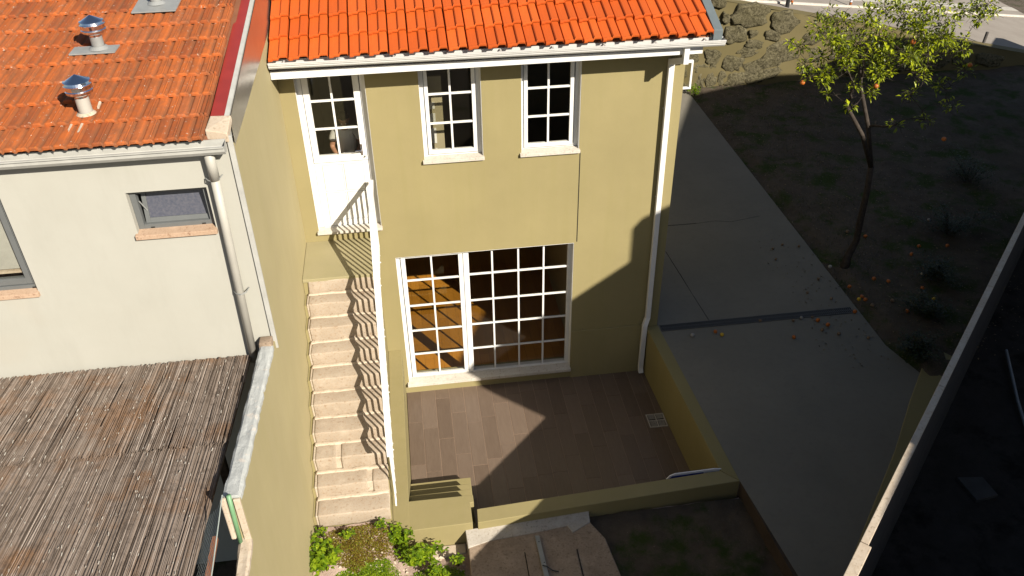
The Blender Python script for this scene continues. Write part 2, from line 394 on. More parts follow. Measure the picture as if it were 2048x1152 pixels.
# ------------------------------------------------------------------ SETTING: ground, driveway, road
DZ = .8
gm = MB()      # ground to the horizon, with a hole for the sunken patio
X = [-400, -1.06, 3.58, 400]; Y = [-400, -3.0, 5.6, 400]
for i in range(3):
    for j in range(3):
        if i == 1 and j == 1: continue
        z = .36
        gm.add([(X[i], Y[j], z), (X[i+1], Y[j], z), (X[i+1], Y[j+1], z), (X[i], Y[j+1], z)], [(0, 1, 2, 3)])
struct(gm, 'ground', 'ground')
dm = MB()
dm.slab([(3.56, -.08), (3.70, -2.93), (3.92, -4.93), (6.75, -2.04), (6.74, -1.75), (6.51, -.9), (6.51, 8.2), (3.56, 8.2)], .3, DZ)
driveway = struct(dm, 'driveway', 'concrete')
jm = MB()      # ramp edge beside the house: a slightly raised concrete apron
jm.slab([(4.19, 1.807), (4.304, -.02), (3.563, -.02), (3.563, 4.2), (4.19, 4.0)][::-1], [DZ+.001]*5, [DZ+.022, DZ+.006, DZ+.006, DZ+.03, DZ+.03][::-1])
part(jm, 'ramp_apron', 'concrete', driveway)
jm = MB(); jm.box(4.25, 4.95, 2.585, 2.597, DZ+.001, DZ+.0035)
part(jm, 'expansion_joint', 'dark', driveway)
def crack(pts, wd, name='crack'):
    q = MB()
    for (x0, y0), (x1, y1) in zip(pts[:-1], pts[1:]):
        d = Vector((x1-x0, y1-y0)).normalized()*wd; q.slab([(x0+d.y, y0-d.x), (x1+d.y*.7, y1-d.x*.7), (x1-d.y*.7, y1+d.x*.7), (x0-d.y, y0+d.x)], DZ+.0238, DZ+.0242) if 0 else q.slab([(x0+d.y, y0-d.x), (x1+d.y*.7, y1-d.x*.7), (x1-d.y*.7, y1+d.x*.7), (x0-d.y, y0+d.x)], DZ+.001, DZ+.0025)
    part(q, name, 'dark', driveway)
crack([(4.200, 1.83), (4.24, 1.2), (4.268, .6), (4.308, 0.0)], .011, 'ramp_edge_shade')  # dark strip stands in for the edge shade of the ramp step
crack([(4.95, 2.59), (5.3, 2.62), (5.55, 2.55), (6.1, 2.66)], .0022)
# drain channel
dr = thing('drain_channel', 'dark slotted drain channel crossing the concrete driveway', 'drain', (4.9, -.08, DZ))
fm = MB(); fm.box(3.58, 6.42, -.15, -.02, DZ+.001, DZ+.005); part(fm, 'channel', 'dark', dr)
fm = MB()
for k in range(100):
    x = 3.585+k*.0283; fm.box(x, x+.012, -.143, -.027, DZ+.004, DZ+.010)
fm.box(3.58, 6.42, -.152, -.143, DZ+.001, DZ+.012); fm.box(3.58, 6.42, -.027, -.018, DZ+.001, DZ+.012); fm.box(3.58, 6.42, -.09, -.08, DZ+.003, DZ+.011)
part(fm, 'grating', 'drain', dr)
# garden
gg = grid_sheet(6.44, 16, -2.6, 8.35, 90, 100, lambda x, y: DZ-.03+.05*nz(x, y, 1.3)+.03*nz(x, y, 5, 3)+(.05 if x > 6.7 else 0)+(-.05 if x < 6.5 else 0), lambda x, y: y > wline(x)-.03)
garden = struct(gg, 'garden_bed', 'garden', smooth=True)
# yard right of the boundary wall
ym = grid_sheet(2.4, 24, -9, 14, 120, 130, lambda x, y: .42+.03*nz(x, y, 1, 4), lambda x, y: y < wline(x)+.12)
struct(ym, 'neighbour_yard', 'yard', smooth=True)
# soil in front of the patio wall
def soilz(x, y):
    a = max(0, min(1, (-.18-x)/.12)); b = max(0, min(1, (y+3.75)/.7))
    z = .46+.42*a*(.55+.45*b)
    if x > 2.0: z = .56
    return z+.03*nz(x, y, 3)+.02*nz(x, y, 9, 2)
sm = grid_sheet(-1.066, 3.72, -6.2, -2.98, 90, 60, soilz)
struct(sm, 'planting_soil', 'soil', smooth=True)
sm = grid_sheet(1.9, 3.86, -6.2, -3.02, 40, 50, lambda x, y: .60+.03*nz(x, y, 2, 5)+.02*nz(x, y, 8), lambda x, y: y > wline(x)+.02)
struct(sm, 'bare_earth', 'garden', smooth=True)
# road behind the stone wall, falling to the right
def roadz(x): return 2.55-.215*(x-7.76)
rm = MB()
rm.add([(-30, 8.28, roadz(-2)), (-2, 8.28, roadz(-2)), (34, 8.28, roadz(34)), (34, 40, roadz(34)), (-2, 40, roadz(-2)), (-30, 40, roadz(-2))], [(0, 1, 4, 5), (1, 2, 3, 4)])
road = struct(rm, 'road', 'asphalt')
def strip(xa, ya, xb, yb, wd, h, mat, name, n=14, par=road):
    mb = MB()
    d = Vector((xb-xa, yb-ya)).normalized(); nx, ny = -d.y*wd, d.x*wd
    z = lambda x: roadz(x)
    mb.hexa([(xa, ya, z(xa)-.02), (xb, yb, z(xb)-.02), (xb+nx, yb+ny, z(xb+nx)-.02), (xa+nx, ya+ny, z(xa+nx)-.02),
             (xa, ya, z(xa)+h), (xb, yb, z(xb)+h), (xb+nx, yb+ny, z(xb+nx)+h), (xa+nx, ya+ny, z(xa+nx)+h)])
    return part(mb, name, mat, par)
# kerb and painted bands: a line through (9.36,9.26) and (17.6,12.5)
def ln(x, off): return 9.20+.392*(x-9.36)+off
for off, wd, h, mat, nm in ((0, .06, .04, 'sill', 'kerb'), (.62, .30, .004, 'roadpaint', 'road_marking'), (1.55, .16, .004, 'roadpaint', 'road_marking')):
    strip(6.0, ln(6, off), 26, ln(26, off), wd, h, mat, nm)

# ------------------------------------------------------------------ MAIN HOUSE
house = thing('olive_house', 'olive green rendered house with new orange tiled roof and white windows', 'house', (1.2, 2.5, 0))
OPS = [(-.89, -.124, 2.79, 4.82), (.468, 1.17, 3.645, 4.82), (1.63, 2.33, 3.645, 4.82), (0.0, 2.31, .19, 2.305)]
mb = wallgrid(-1.07, 3.55, 0, 5.0, OPS, 0, .24)
part(mb, 'front_wall', 'olive', house)
mb = MB(); mb.box(2.318, 3.40, -.022, -.001, -.02, .845); part(mb, 'plinth', 'olive', house, bevel=.004)
mb = MB(); mb.box(2.34, 2.352, -.0015, .02, 2.32, 3.60); part(mb, 'expansion_joint', 'dark', house)
mb = MB(); mb.box(3.30, 3.55, .241, 5.5, 0, 5.0); mb.box(-1.07, 3.55, 5.5, 5.75, 0, 5.0); mb.box(-1.07, -.95, .241, 5.5, 0, 5.0); part(mb, 'side_wall', 'olive', house)
mb = MB(); mb.box(-.95, 3.30, .242, 5.499, -.02, .10); part(mb, 'ground_floor', 'oak', house)
mb = MB(); mb.box(-.948, 3.298, .243, 5.498, 2.45, 2.74); part(mb, 'upper_floor', 'room', house)
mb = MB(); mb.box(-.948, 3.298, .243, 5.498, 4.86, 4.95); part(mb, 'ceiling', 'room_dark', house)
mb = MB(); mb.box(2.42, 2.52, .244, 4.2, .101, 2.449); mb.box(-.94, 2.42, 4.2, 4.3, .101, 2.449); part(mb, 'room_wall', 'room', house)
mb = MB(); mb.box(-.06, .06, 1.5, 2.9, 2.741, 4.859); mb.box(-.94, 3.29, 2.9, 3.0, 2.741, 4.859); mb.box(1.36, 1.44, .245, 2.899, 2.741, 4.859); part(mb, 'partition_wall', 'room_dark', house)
# panelled inner door seen through the left upper window
dp = MB(); dp.box(.36, .74, .44, .47, 2.745, 4.5); idoor = part(dp, 'inner_door', 'room', house)
for z, h in ((4.10, .08), (3.91, .13), (3.65, .20), (3.38, .20)):
    d2 = MB(); d2.box(.53, .645, .43, .439, z, z+h); part(d2, 'panel', 'white', idoor)

def window(x0, x1, z0, z1, cols, rows, sash, gl, crack, name='window', glassm='glass'):
    """outer frame + one sash with glazing bars; gl=(xl,xr,[row edges])"""
    fr = MB(); frame(fr, x0, x1, z0, z1, crack-x0, .09, .16, .07)
    return fr
def bars(mb, xs, zs, yf, yb, t=.011, skipx=False):
    for x in xs: mb.box(x-t, x+t, yf, yb, zs[0], zs[-1])
    for z in zs[1:-1]:
        e = [zz for zz in xs]
        lo = xs_l; 
def glazed(parent, xl, xr, zb, zt, nx, zrows, xbars, yf, depth=.03, t=.012, stile=.045, railb=.06, gm_='glass', name='sash'):
    s = MB()
    frame(s, xl-stile, xr+stile, zb-railb, zt+stile, stile, yf, yf+.05, railb)
    edges = [xl]+list(xbars)+[xr]
    for x in xbars: s.box(x-t, x+t, yf+.006, yf+.034, zb, zt)
    for z in zrows:
        for i in range(len(edges)-1):
            a = edges[i]+(t if i else 0); b = edges[i+1]-(t if i < len(edges)-2 else 0)
            s.box(a, b, yf+.008, yf+.032, z-t, z+t)
    so = part(s, name, 'white', parent, bevel=.0025)
    sg_ = MB(); frame(sg_, xl-stile-.005, xr+stile+.005, zb-railb-.005, zt+stile+.005, .005, yf+.002, yf+.04, .005); part(sg_, 'sash_gap_shade', 'alu', so)  # grey strip drawn in place of the shaded gap round the sash
    zz = [zb]+list(zrows)+[zt]
    for i in range(len(edges)-1):
        for k in range(len(zz)-1):
            g = MB(); a = edges[i]+(t if i else 0); b = edges[i+1]-(t if i < len(edges)-2 else 0)
            c = zz[k]+(t if k else 0); d = zz[k+1]-(t if k < len(zz)-2 else 0)
            g.add([(a, yf+.02, c), (b, yf+.02, c), (b, yf+.02, d), (a, yf+.02, d)], [(0, 1, 2, 3)])
            part(g, 'pane', gm_, parent)
    return so
def reveal(x0, x1, z0, z1, parent):
    q = MB(); q.box(x0, x0+.006, .003, YF+.002, z0, z1); q.box(x1-.006, x1, .003, YF+.002, z0, z1); q.box(x0+.006, x1-.006, .003, YF+.002, z1-.006, z1)
    return part(q, 'reveal_lining', 'white', parent)
def sill(x0, x1, z, parent, mat='sill', y0=-.04, y1=.12, h=.04):
    z += .013; h += .010
    s = MB(); s.hexa([(x0, y0, z-h), (x1, y0, z-h), (x1, y1, z-h), (x0, y1, z-h), (x0, y0, z-.012), (x1, y0, z-.012), (x1, y1, z), (x0, y1, z)])
    return part(s, 'sill', mat, parent, bevel=.003)
YF = .085
# upper windows
for (x0, x1, cl, gl, bx, gr, cr, rows, zb) in ((.468, 1.17, .533, .568, .817, 1.067, 1.118, (4.425, 4.066), 3.725), (1.63, 2.33, 1.675, 1.716, 1.962, 2.219, 2.268, (4.42, 4.068), 3.72)):
    wmb = MB(); frame(wmb, x0, x1, 3.646, 4.815, .055, YF, .16, .045)
    wo = part(wmb, 'window', 'white', house, bevel=.003)
    glazed(wo, gl, gr, zb, 4.76, 2, rows, (bx,), YF-.012, stile=.042, railb=.045)
    sill(x0-.02, x1+.01, 3.645, wo); reveal(x0-.001, x1+.001, 3.646, 4.818, wo)
# door
dmb = MB(); frame(dmb, -.889, -.125, 2.80, 4.815, .062, YF, .18, .02); do = part(dmb, 'door', 'white', house, bevel=.003)
glazed(do, -.753, -.265, 3.755, 4.76, 2, (4.43, 4.09), (-.513,), YF-.008, stile=.07, railb=.085, name='leaf')
pl = MB(); pl.box(-.823, -.195, YF-.006, YF+.04, 2.815, 3.67)
part(pl, 'lower_leaf', 'white', do, bevel=.002)
for (a, b) in ((-.735, -.51), (-.485, -.265)):
    for (c, d) in ((3.29, 3.63), (2.89, 3.26)):
        q = MB(); q.box(a, b, YF-.012, YF-.005, c, d); part(q, 'door_panel', 'white', do, bevel=.003)
        q = MB(); frame(q, a-.004, b+.004, c-.004, d+.004, .004, YF-.0075, YF-.0055, .004); part(q, 'groove_shade', 'alu', do)  # grey strip stands for the shade line in the panel groove
hd = MB(); hd.box(-.262, -.242, YF-.02, YF-.007, 3.74, 3.88); hd.tube([(-.252, YF-.02, 3.815), (-.252, YF-.055, 3.815), (-.33, YF-.058, 3.813)], .007, 8); part(hd, 'handle', 'chrome', do)
lk = MB(); lk.tube([(-.225, YF-.03, 3.72), (-.225, YF, 3.72)], .009, 8); part(lk, 'lock_cylinder', 'alu', do)
sill(-.905, -.115, 2.79, do, y0=-.05, y1=.2, h=.035); reveal(-.891, -.123, 2.795, 4.818, do)
th = MB(); th.box(-.82, -.2, .05, .18, 2.791, 2.80); part(th, 'threshold', 'gutter', do)
# big window
bmb = MB(); frame(bmb, .002, 2.308, .192, 2.30, .052, YF, .17, .03)
bmb.box(.863, .926, YF-.004, .165, .222, 2.25)
bo = part(bmb, 'garden_window', 'white', house, bevel=.003)
glazed(bo, .115, .80, .262, 2.235, 2, (1.875, 1.462, 1.04, .625), (.448,), YF-.014, stile=.056, railb=.042)
glazed(bo, .936, 2.25, .215, 2.235, 4, (1.875, 1.448, 1.04, .612), (1.243, 1.59, 1.929), YF+.01, stile=.02, railb=.02, name='fixed_light')
sill(-.02, 2.315, .19, bo, y0=-.055, h=.05); reveal(-.001, 2.311, .192, 2.304, bo)

# fascia, gutter, downpipe
mb = MB(); mb.hexa([(-1.06, -.40, 4.90), (3.59, -.40, 4.895), (3.59, -.30, 4.895), (-1.06, -.30, 4.90), (-1.06, -.40, 4.985), (3.59, -.40, 4.965), (3.59, -.30, 4.965), (-1.06, -.30, 4.985)])
mb.box(-1.05, 3.58, -.31, -.002, 4.93, 4.955)
part(mb, 'fascia', 'white', house, bevel=.003)
gp = [(-.40, .02), (-.405, -.03), (-.43, -.055), (-.485, -.055), (-.50, -.035), (-.50, -.018), (-.512, -.012), (-.512, .0), (-.52, .006), (-.52, .016), (-.505, .018), (-.505, -.0), (-.495, -.03), (-.475, -.045), (-.43, -.045), (-.41, -.02), (-.41, .02)]
mb = MB(); n = len(gp); xa, xb = -1.05, 3.80; za, zb_ = 5.10, 5.055
mb.add([(xa, y, za+z) for y, z in gp]+[(xb, y, zb_+z) for y, z in gp], [(i, (i+1) % n, n+(i+1) % n, n+i) for i in range(n)])
mb.add([(xa, y, za+z) for y, z in gp[:9]]+[(xb, y, zb_+z) for y, z in gp[:9]], [tuple(range(9)), tuple(range(17, 8, -1))])
part(mb, 'gutter', 'gutter', house)
for k in range(9):
    x = -.9+k*.56; b = MB(); b.box(x, x+.018, -.515, -.39, 5.098-.009*x, 5.106-.009*x); part(b, 'gutter_bracket', 'gutter', house)
def rect_pipe(mb, pts, wx, wy):
    prev = None; o = len(mb.v)
    for p in pts:
        x, y, z, dx, dy = p
        mb.v += [Vector((x-wx-dx, y-wy-dy, z)), Vector((x+wx+dx, y-wy-dy, z)), Vector((x+wx+dx, y+wy+dy, z)), Vector((x-wx-dx, y+wy+dy, z))]
    for i in range(len(pts)-1):
        for k in range(4):
            mb.f.append([o+i*4+k, o+i*4+(k+1) % 4, o+(i+1)*4+(k+1) % 4, o+(i+1)*4+k]); mb.mi.append(0)
mb = MB(); mb.box(3.365, 3.425, -.455, -.385, 4.80, 5.02)
mb.hexa([(3.33, -.055, 4.655), (3.40, -.055, 4.655), (3.425, -.385, 4.785), (3.365, -.385, 4.785), (3.33, -.055, 4.725), (3.40, -.055, 4.725), (3.425, -.385, 4.86), (3.365, -.385, 4.86)])
rect_pipe(mb, [(3.365, -.055, 4.72, 0, 0), (3.366, -.047, 4.66, 0, 0), (3.385, -.047, 1.0, 0, 0), (3.345, -.078, .88, 0, 0), (3.342, -.078, .12, 0, 0), (3.342, -.11, .05, 0, 0)], .034, .03)
part(mb, 'downpipe', 'white', house, bevel=.005)
for z in (4.1, 2.9, 1.9, 1.25, .5):
    c = MB(); c.box(3.32+(4.66-z)*.0105, 3.345+(4.66-z)*.0105, -.05, -.0, z, z+.012); part(c, 'pipe_bracket', 'gutter', house)
# open casement on the right-hand side wall
mb = MB(); frame_pts = MB()
mb.box(3.551, 3.865, .60, .64, 4.06, 4.085); mb.box(3.551, 3.865, .60, .64, 4.40, 4.43); mb.box(3.84, 3.865, .60, .64, 4.085, 4.40); mb.box(3.551, 3.58, .60, .64, 4.085, 4.40)
co = part(mb, 'open_casement', 'white', house, bevel=.002)
g = MB(); g.add([(3.58, .62, 4.085), (3.84, .62, 4.085), (3.84, .62, 4.40), (3.58, .62, 4.40)], [(0, 1, 2, 3)]); part(g, 'pane', 'glass', co)
# roof
SL = .36; L = .335; TW = .2048
def rz(y): return 5.115+SL*(y+.47)
mb = MB(); mb.hexa([(-1.05, -.40, rz(-.40)-.075), (3.66, -.40, rz(-.40)-.075), (3.66, 2.9, rz(2.9)-.075), (-1.05, 2.9, rz(2.9)-.075), (-1.05, -.40, rz(-.40)-.045), (3.66, -.40, rz(-.40)-.045), (3.66, 2.9, rz(2.9)-.045), (-1.05, 2.9, rz(2.9)-.045)])
mb.hexa([(-1.05, 2.9, rz(2.9)-.075), (3.66, 2.9, rz(2.9)-.075), (3.66, 6.1, rz(-.4)-.075), (-1.05, 6.1, rz(-.4)-.075), (-1.05, 2.9, rz(2.9)-.045), (3.66, 2.9, rz(2.9)-.045), (3.66, 6.1, rz(-.4)-.03), (-1.05, 6.1, rz(-.4)-.03)])
mb.xz([(-1.0, 4.96), (3.5, 4.96), (3.5, 5.0), (-1.0, 5.0)], -.2, 5.7)
roof = part(mb, 'roof', 'terra', house)
def tile_mesh(name, prof, Lt, mat, lift, thick=.014):
    """profile: list of (x, h, front offset); tile runs +y from 0 to Lt"""
    mb = MB(); n = len(prof); rows = []
    ys = [0, .004, .020, .028, Lt*.5, Lt]
    for j, y in enumerate(ys):
        for (x, h, fo) in prof:
            yy = y-fo*(1 if j < 2 else .6 if j == 2 else .3 if j == 3 else 0)
            hh = h-(.008 if j == 0 else 0)+(.005 if j in (1, 2) else 0)
            mb.v.append(Vector((x, yy, hh+lift*(1-y/Lt))))
    for j in range(len(ys)-1):
        for i in range(n-1):
            mb.f.append([j*n+i, j*n+i+1, (j+1)*n+i+1, (j+1)*n+i]); mb.mi.append(0)
    o = len(mb.v)     # front skirt
    for (x, h, fo) in prof: mb.v.append(Vector((x, -fo, h+lift-thick-.012)))
    for i in range(n-1): mb.f.append([o+i, o+i+1, i+1, i]); mb.mi.append(0)
    o2 = len(mb.v)
    for (x, h, fo) in prof: mb.v.append(Vector((x, Lt*.3-fo, h+lift*.7-thick-.012)))
    for i in range(n-1): mb.f.append([o2+i, o2+i+1, o+i+1, o+i]); mb.mi.append(0)
    # sides
    for e in (0, n-1):
        ids = [j*n+e for j in range(len(ys))]
        b = len(mb.v); mb.v += [mb.v[k]+Vector((0, 0, -.03)) for k in ids]
        for j in range(len(ys)-1):
            mb.f.append([ids[j], ids[j+1], b+j+1, b+j] if e else [ids[j+1], ids[j], b+j, b+j+1]); mb.mi.append(0)
    me = mb.mesh(name, mat, smooth=False); return me
pf = [(.004, -.004, .02), (.008, .008, .022), (.046, .009, .022), (.050, .008, .006), (.106, .008, .006), (.113, .026, .004), (.122, .032, .0), (.156, .033, .0), (.186, .032, .0), (.193, .024, .0), (.197, -.004, .0)]
tme = tile_mesh('roof_tile', pf, L*1.10, 'tile_new', .040)
ang = math.atan(SL); cs = math.cos(ang)
for r in range(9):
    y = -.47+r*L*cs
    for c in range(23):
        x = -1.045+c*TW+(0)
        o = put(tme, 'roof_tile', roof, (x+random.uniform(-.002, .002), y+random.uniform(-.004, .004), rz(y)), (ang+random.uniform(-.006, .006), random.uniform(-.01, .01), random.uniform(-.006, .006)))
for r in range(9):          # far slope
    y = 6.27-r*L*cs
    for c in range(4):
        pass
# verge flashing on the right
mb = MB()
for k in range(6):
    y0 = -.46+k*.62; y1 = y0+.61
    mb.hexa([(3.668, y0, rz(y0)-.06), (3.77, y0, rz(y0)-.06), (3.77, y1, rz(y1)-.06), (3.668, y1, rz(y1)-.06), (3.668, y0, rz(y0)+.055), (3.77, y0, rz(y0)+.048), (3.77, y1, rz(y1)+.048), (3.668, y1, rz(y1)+.055)])
part(mb, 'verge_flashing', 'verge', house, bevel=.003)
mb = MB(); mb.xz([(-1.0, 5.0), (3.5, 5.0), (3.5, 5.02), (-1.0, 5.02)], .0, .05)
mb = MB(); mb.add([(3.545, .0, 4.99), (3.545, 5.75, 4.99), (3.545, 2.9, rz(2.9)-.07), (-1.04, 0, 4.99), (-1.04, 5.75, 4.99), (-1.04, 2.9, rz(2.9)-.07)], [(0, 1, 2), (3, 5, 4)]); part(mb, 'gable', 'olive', house)

# ------------------------------------------------------------------ PERSON behind the door
def skin_obj(name, joints, edges, mat, parent, sub=2, root=0):
    me = bpy.data.meshes.new(name); org = W[parent] if parent else Vector((0, 0, 0))
    me.from_pydata([tuple((Vector(j[:3])-org)*K) for j in joints], edges, []); me.materials.append(M[mat])
    o = put(me, name, parent)
    sk = o.modifiers.new('skin', 'SKIN'); sv = me.skin_vertices[0].data
    for i, j in enumerate(joints): sv[i].radius = (j[3]*K, (j[4] if len(j) > 4 else j[3])*K); sv[i].use_root = (i == root)
    o.modifiers.new('sub', 'SUBSURF').levels = sub; o.modifiers['sub'].render_levels = sub
    for p in me.polygons: p.use_smooth = True
    return o
px, py, fz = -.455, .62, 2.745
per = thing('person', 'person in a white t-shirt standing behind the glazed door looking down at a white tablet', 'person', (px, py, fz))
def PJ(x, y, z, *r): return (px+x*.76, py+y*.76, fz+z*.76)+tuple(q*.76 for q in r)   # body drawn in metres
J = [PJ(0, 0, .95, .15, .11), PJ(0, .01, 1.15, .14, .105), PJ(0, .0, 1.32, .165, .11), PJ(0, .0, 1.42, .09, .075), PJ(0, -.02, 1.50, .052, .052), PJ(0, -.045, 1.57, .055, .06),
     PJ(.17, 0, 1.40, .062), PJ(.235, -.02, 1.15, .045), PJ(.15, -.22, 1.10, .033), PJ(.09, -.28, 1.11, .03, .018),
     PJ(-.17, 0, 1.40, .062), PJ(-.245, -.02, 1.15, .045), PJ(-.16, -.22, 1.08, .033), PJ(-.08, -.28, 1.09, .03, .018),
     PJ(.09, 0, .86, .09), PJ(.10, .0, .48, .062), PJ(.10, .02, .08, .042), PJ(.11, -.13, .035, .035), PJ(-.09, 0, .86, .09), PJ(-.10, .0, .48, .062), PJ(-.10, .02, .08, .042), PJ(-.11, -.13, .035, .035)]
E_ = [(0, 1), (1, 2), (2, 3), (3, 4), (4, 5), (3, 6), (6, 7), (7, 8), (8, 9), (3, 10), (10, 11), (11, 12), (12, 13), (0, 14), (14, 15), (15, 16), (16, 17), (0, 18), (18, 19), (19, 20), (20, 21)]
for side, base in ((1, 9), (-1, 13)):     # five fingers each, curled round the tablet
    bj = J[base]
    for q, (dx, dz, ln_) in enumerate(((-.03, .03, .055), (-.055, .018, .075), (-.06, .004, .08), (-.055, -.012, .072), (-.045, -.026, .058))):
        i = len(J); sx = side
        J.append((bj[0]+sx*dx*.4*.8, bj[1]-.03*.8, bj[2]+dz*.8, .009, .009)); J.append((bj[0]+sx*dx*.8, bj[1]-(.03+ln_*.5)*.8, bj[2]+dz*.8, .008, .008)); J.append((bj[0]+sx*(dx-.02)*.8, bj[1]-(.015+ln_*.7)*.8, bj[2]+(dz-.012)*.8, .007, .007))
        E_ += [(base, i), (i, i+1), (i+1, i+2)]
skin_obj('body', J, E_, 'skin', per)
S_ = [PJ(0, 0, .93, .165, .125), PJ(0, .01, 1.15, .155, .12), PJ(0, 0, 1.32, .18, .125), PJ(0, 0, 1.43, .10, .09), PJ(.175, 0, 1.40, .078), PJ(.225, -.01, 1.24, .066), PJ(-.175, 0, 1.40, .078), PJ(-.235, -.01, 1.24, .066)]
skin_obj('t_shirt', S_, [(0, 1), (1, 2), (2, 3), (3, 4), (4, 5), (3, 6), (6, 7)], 'shirt', per)
T_ = [PJ(0, 0, .96, .155, .12), PJ(.09, 0, .84, .105), PJ(.10, 0, .48, .08), PJ(.10, .02, .12, .07), PJ(-.09, 0, .84, .105), PJ(-.10, 0, .48, .08), PJ(-.10, .02, .12, .07)]
skin_obj('trousers', T_, [(0, 1), (1, 2), (2, 3), (0, 4), (4, 5), (5, 6)], 'trousers', per)
def blob(c, rx, ry, rz_, fn=None, n=20, m=14, tilt=0):
    mb = MB(); vs = []
    for j in range(m+1):
        ph = math.pi*j/m
        for i in range(n):
            t = 2*math.pi*i/n; d = Vector((math.sin(ph)*math.cos(t), math.sin(ph)*math.sin(t), math.cos(ph)))
            k = fn(d) if fn else 1
            p = Vector((d.x*rx*k, d.y*ry*k, d.z*rz_*k)); p.rotate(Matrix.Rotation(tilt, 3, 'X')); vs.append(Vector(c)+p)
    mb.add(vs, [(j*n+i, (j+1)*n+i, (j+1)*n+(i+1) % n, j*n+(i+1) % n) for j in range(m) for i in range(n)]); return mb
hc = PJ(0, -.07, 1.63)[:3]
def facef(d):
    k = 1.0
    if d.y < -.3:
        k += .16*math.exp(-((d.x/.13)**2+((d.z+.12)/.16)**2))      # nose
        for ex in (-.38, .38): k -= .05*math.exp(-(((d.x-ex)/.15)**2+((d.z-.08)/.12)**2))
        k += .03*math.exp(-((d.x/.3)**2+((d.z+.45)/.08)**2))
    if d.z < -.3: k *= 1-.12*abs(d.x)
    return k
TL = math.radians(32)
head = part(blob(hc, .062, .076, .092, facef, 28, 20, TL), 'head', 'skin', per, smooth=True)
for ex in (-1, 1):
    part(blob((hc[0]+ex*.062, hc[1]+.005, hc[2]), .009, .018, .024, None, 10, 8, TL), 'ear', 'skin', head, smooth=True)
    e = Vector((ex*.024, -.070, .006)); e.rotate(Matrix.Rotation(TL, 3, 'X')); part(blob(Vector(hc)+e, .009, .006, .006, None, 10, 8), 'eye', 'signwhite', head, smooth=True)
mo = Vector((0, -.068, -.046)); mo.rotate(Matrix.Rotation(TL, 3, 'X')); part(blob(Vector(hc)+mo, .018, .006, .005, None, 10, 6), 'mouth', 'terra', head, smooth=True)
def hairf(d): return 1.0 if (d.z > .25 or d.y > .1) else .86
part(blob((hc[0], hc[1]+.006, hc[2]+.006), .071, .086, .102, lambda d: (1+.04*nz(d.x*9, d.z*9)) if (d.z > .12-.75*max(d.y, -.6) and d.z > -.55) or d.z > .5 else .55, 28, 20, TL), 'hair', 'hair', per, smooth=True)
tb = MB(); c = Vector(PJ(0.0, -.33, 1.10)[:3]); tb.box(-.10, .10, -.006, .006, -.065, .065)
for v in tb.v: v.rotate(Matrix.Rotation(math.radians(-55), 3, 'X')); v.rotate(Matrix.Rotation(.5, 3, 'Z')); v += c
solo(tb, 'tablet', 'signwhite', 'white tablet held in the hands of the person behind the door', 'tablet', tuple(c), bevel=.004)

# ------------------------------------------------------------------ PATIO
pt = MB(); pt.slab([(-.05, -2.9), (3.62, -2.9), (3.62, 0.05), (-.05, .05)], -.3, -.004)
patio = struct(pt, 'patio_floor', 'grout')
pm = MB(); pm.box(.0025, .1975, 0, .784, -.02, 0)
pmesh = None
offs = {0: -.62, 1: -.759, 2: -.192, 3: -.507, 4: -.732, 5: -.647, 6: -.404, 7: -.255}
rnd_ = random.Random(3)
cache = {}
for c in range(18):
    x0 = -.05+.2*c; off = offs.get(c, -.05-rnd_.random()*.7)
    y = off+.787*2
    while y > -3:
        a = max(y-.787, -2.9); b = min(y, .0); y -= .787
        if b-a < .02: continue
        xr = min(x0+.2, 3.58)
        if xr-x0 < .03: continue
        key = (round(b-a, 3), round(xr-x0, 3))
        if key not in cache:
            q = MB(); q.box(.0035, key[1]-.0035, .0035, key[0]-.0035, -.02, 0); cache[key] = q.mesh('plank_tile', 'plank')
        put(cache[key], 'plank_tile', patio, (x0, a, random.uniform(-.0006, .0006)), (random.uniform(-.0006, .0006), random.uniform(-.001, .001), 0))
# floor drain
fd = thing('floor_drain', 'square pale plastic floor drain grate in the dark patio corner', 'drain', (3.32, -1.07, 0))
q = MB(); frame(q, 0, .25, 0, .25, .018, 0, 0)
q = MB(); x0, y0 = 3.192, -1.195
q.box(x0, x0+.25, y0, y0+.018, .001, .007); q.box(x0, x0+.25, y0+.237, y0+.255, .001, .007); q.box(x0, x0+.018, y0+.018, y0+.237, .001, .007); q.box(x0+.232, x0+.25, y0+.018, y0+.237, .001, .007)
q.box(x0+.018, x0+.232, y0+.12, y0+.136, .001, .007); q.box(x0+.117, x0+.133, y0+.018, y0+.12, .001, .007); q.box(x0+.117, x0+.133, y0+.136, y0+.237, .001, .007)
for k in range(11):
    for (a, b) in ((.026, .112), (.14, .225)):
        yy = y0+.024+k*.0195
        if .11 < yy-y0 < .145: continue
        q.box(x0+a, x0+b, yy, yy+.009, .001, .006)
part(q, 'grate', 'cement', fd)
q = MB(); q.box(x0+.01, x0+.24, y0+.01, y0+.245, .0005, .0015); part(q, 'well', 'dark', fd)
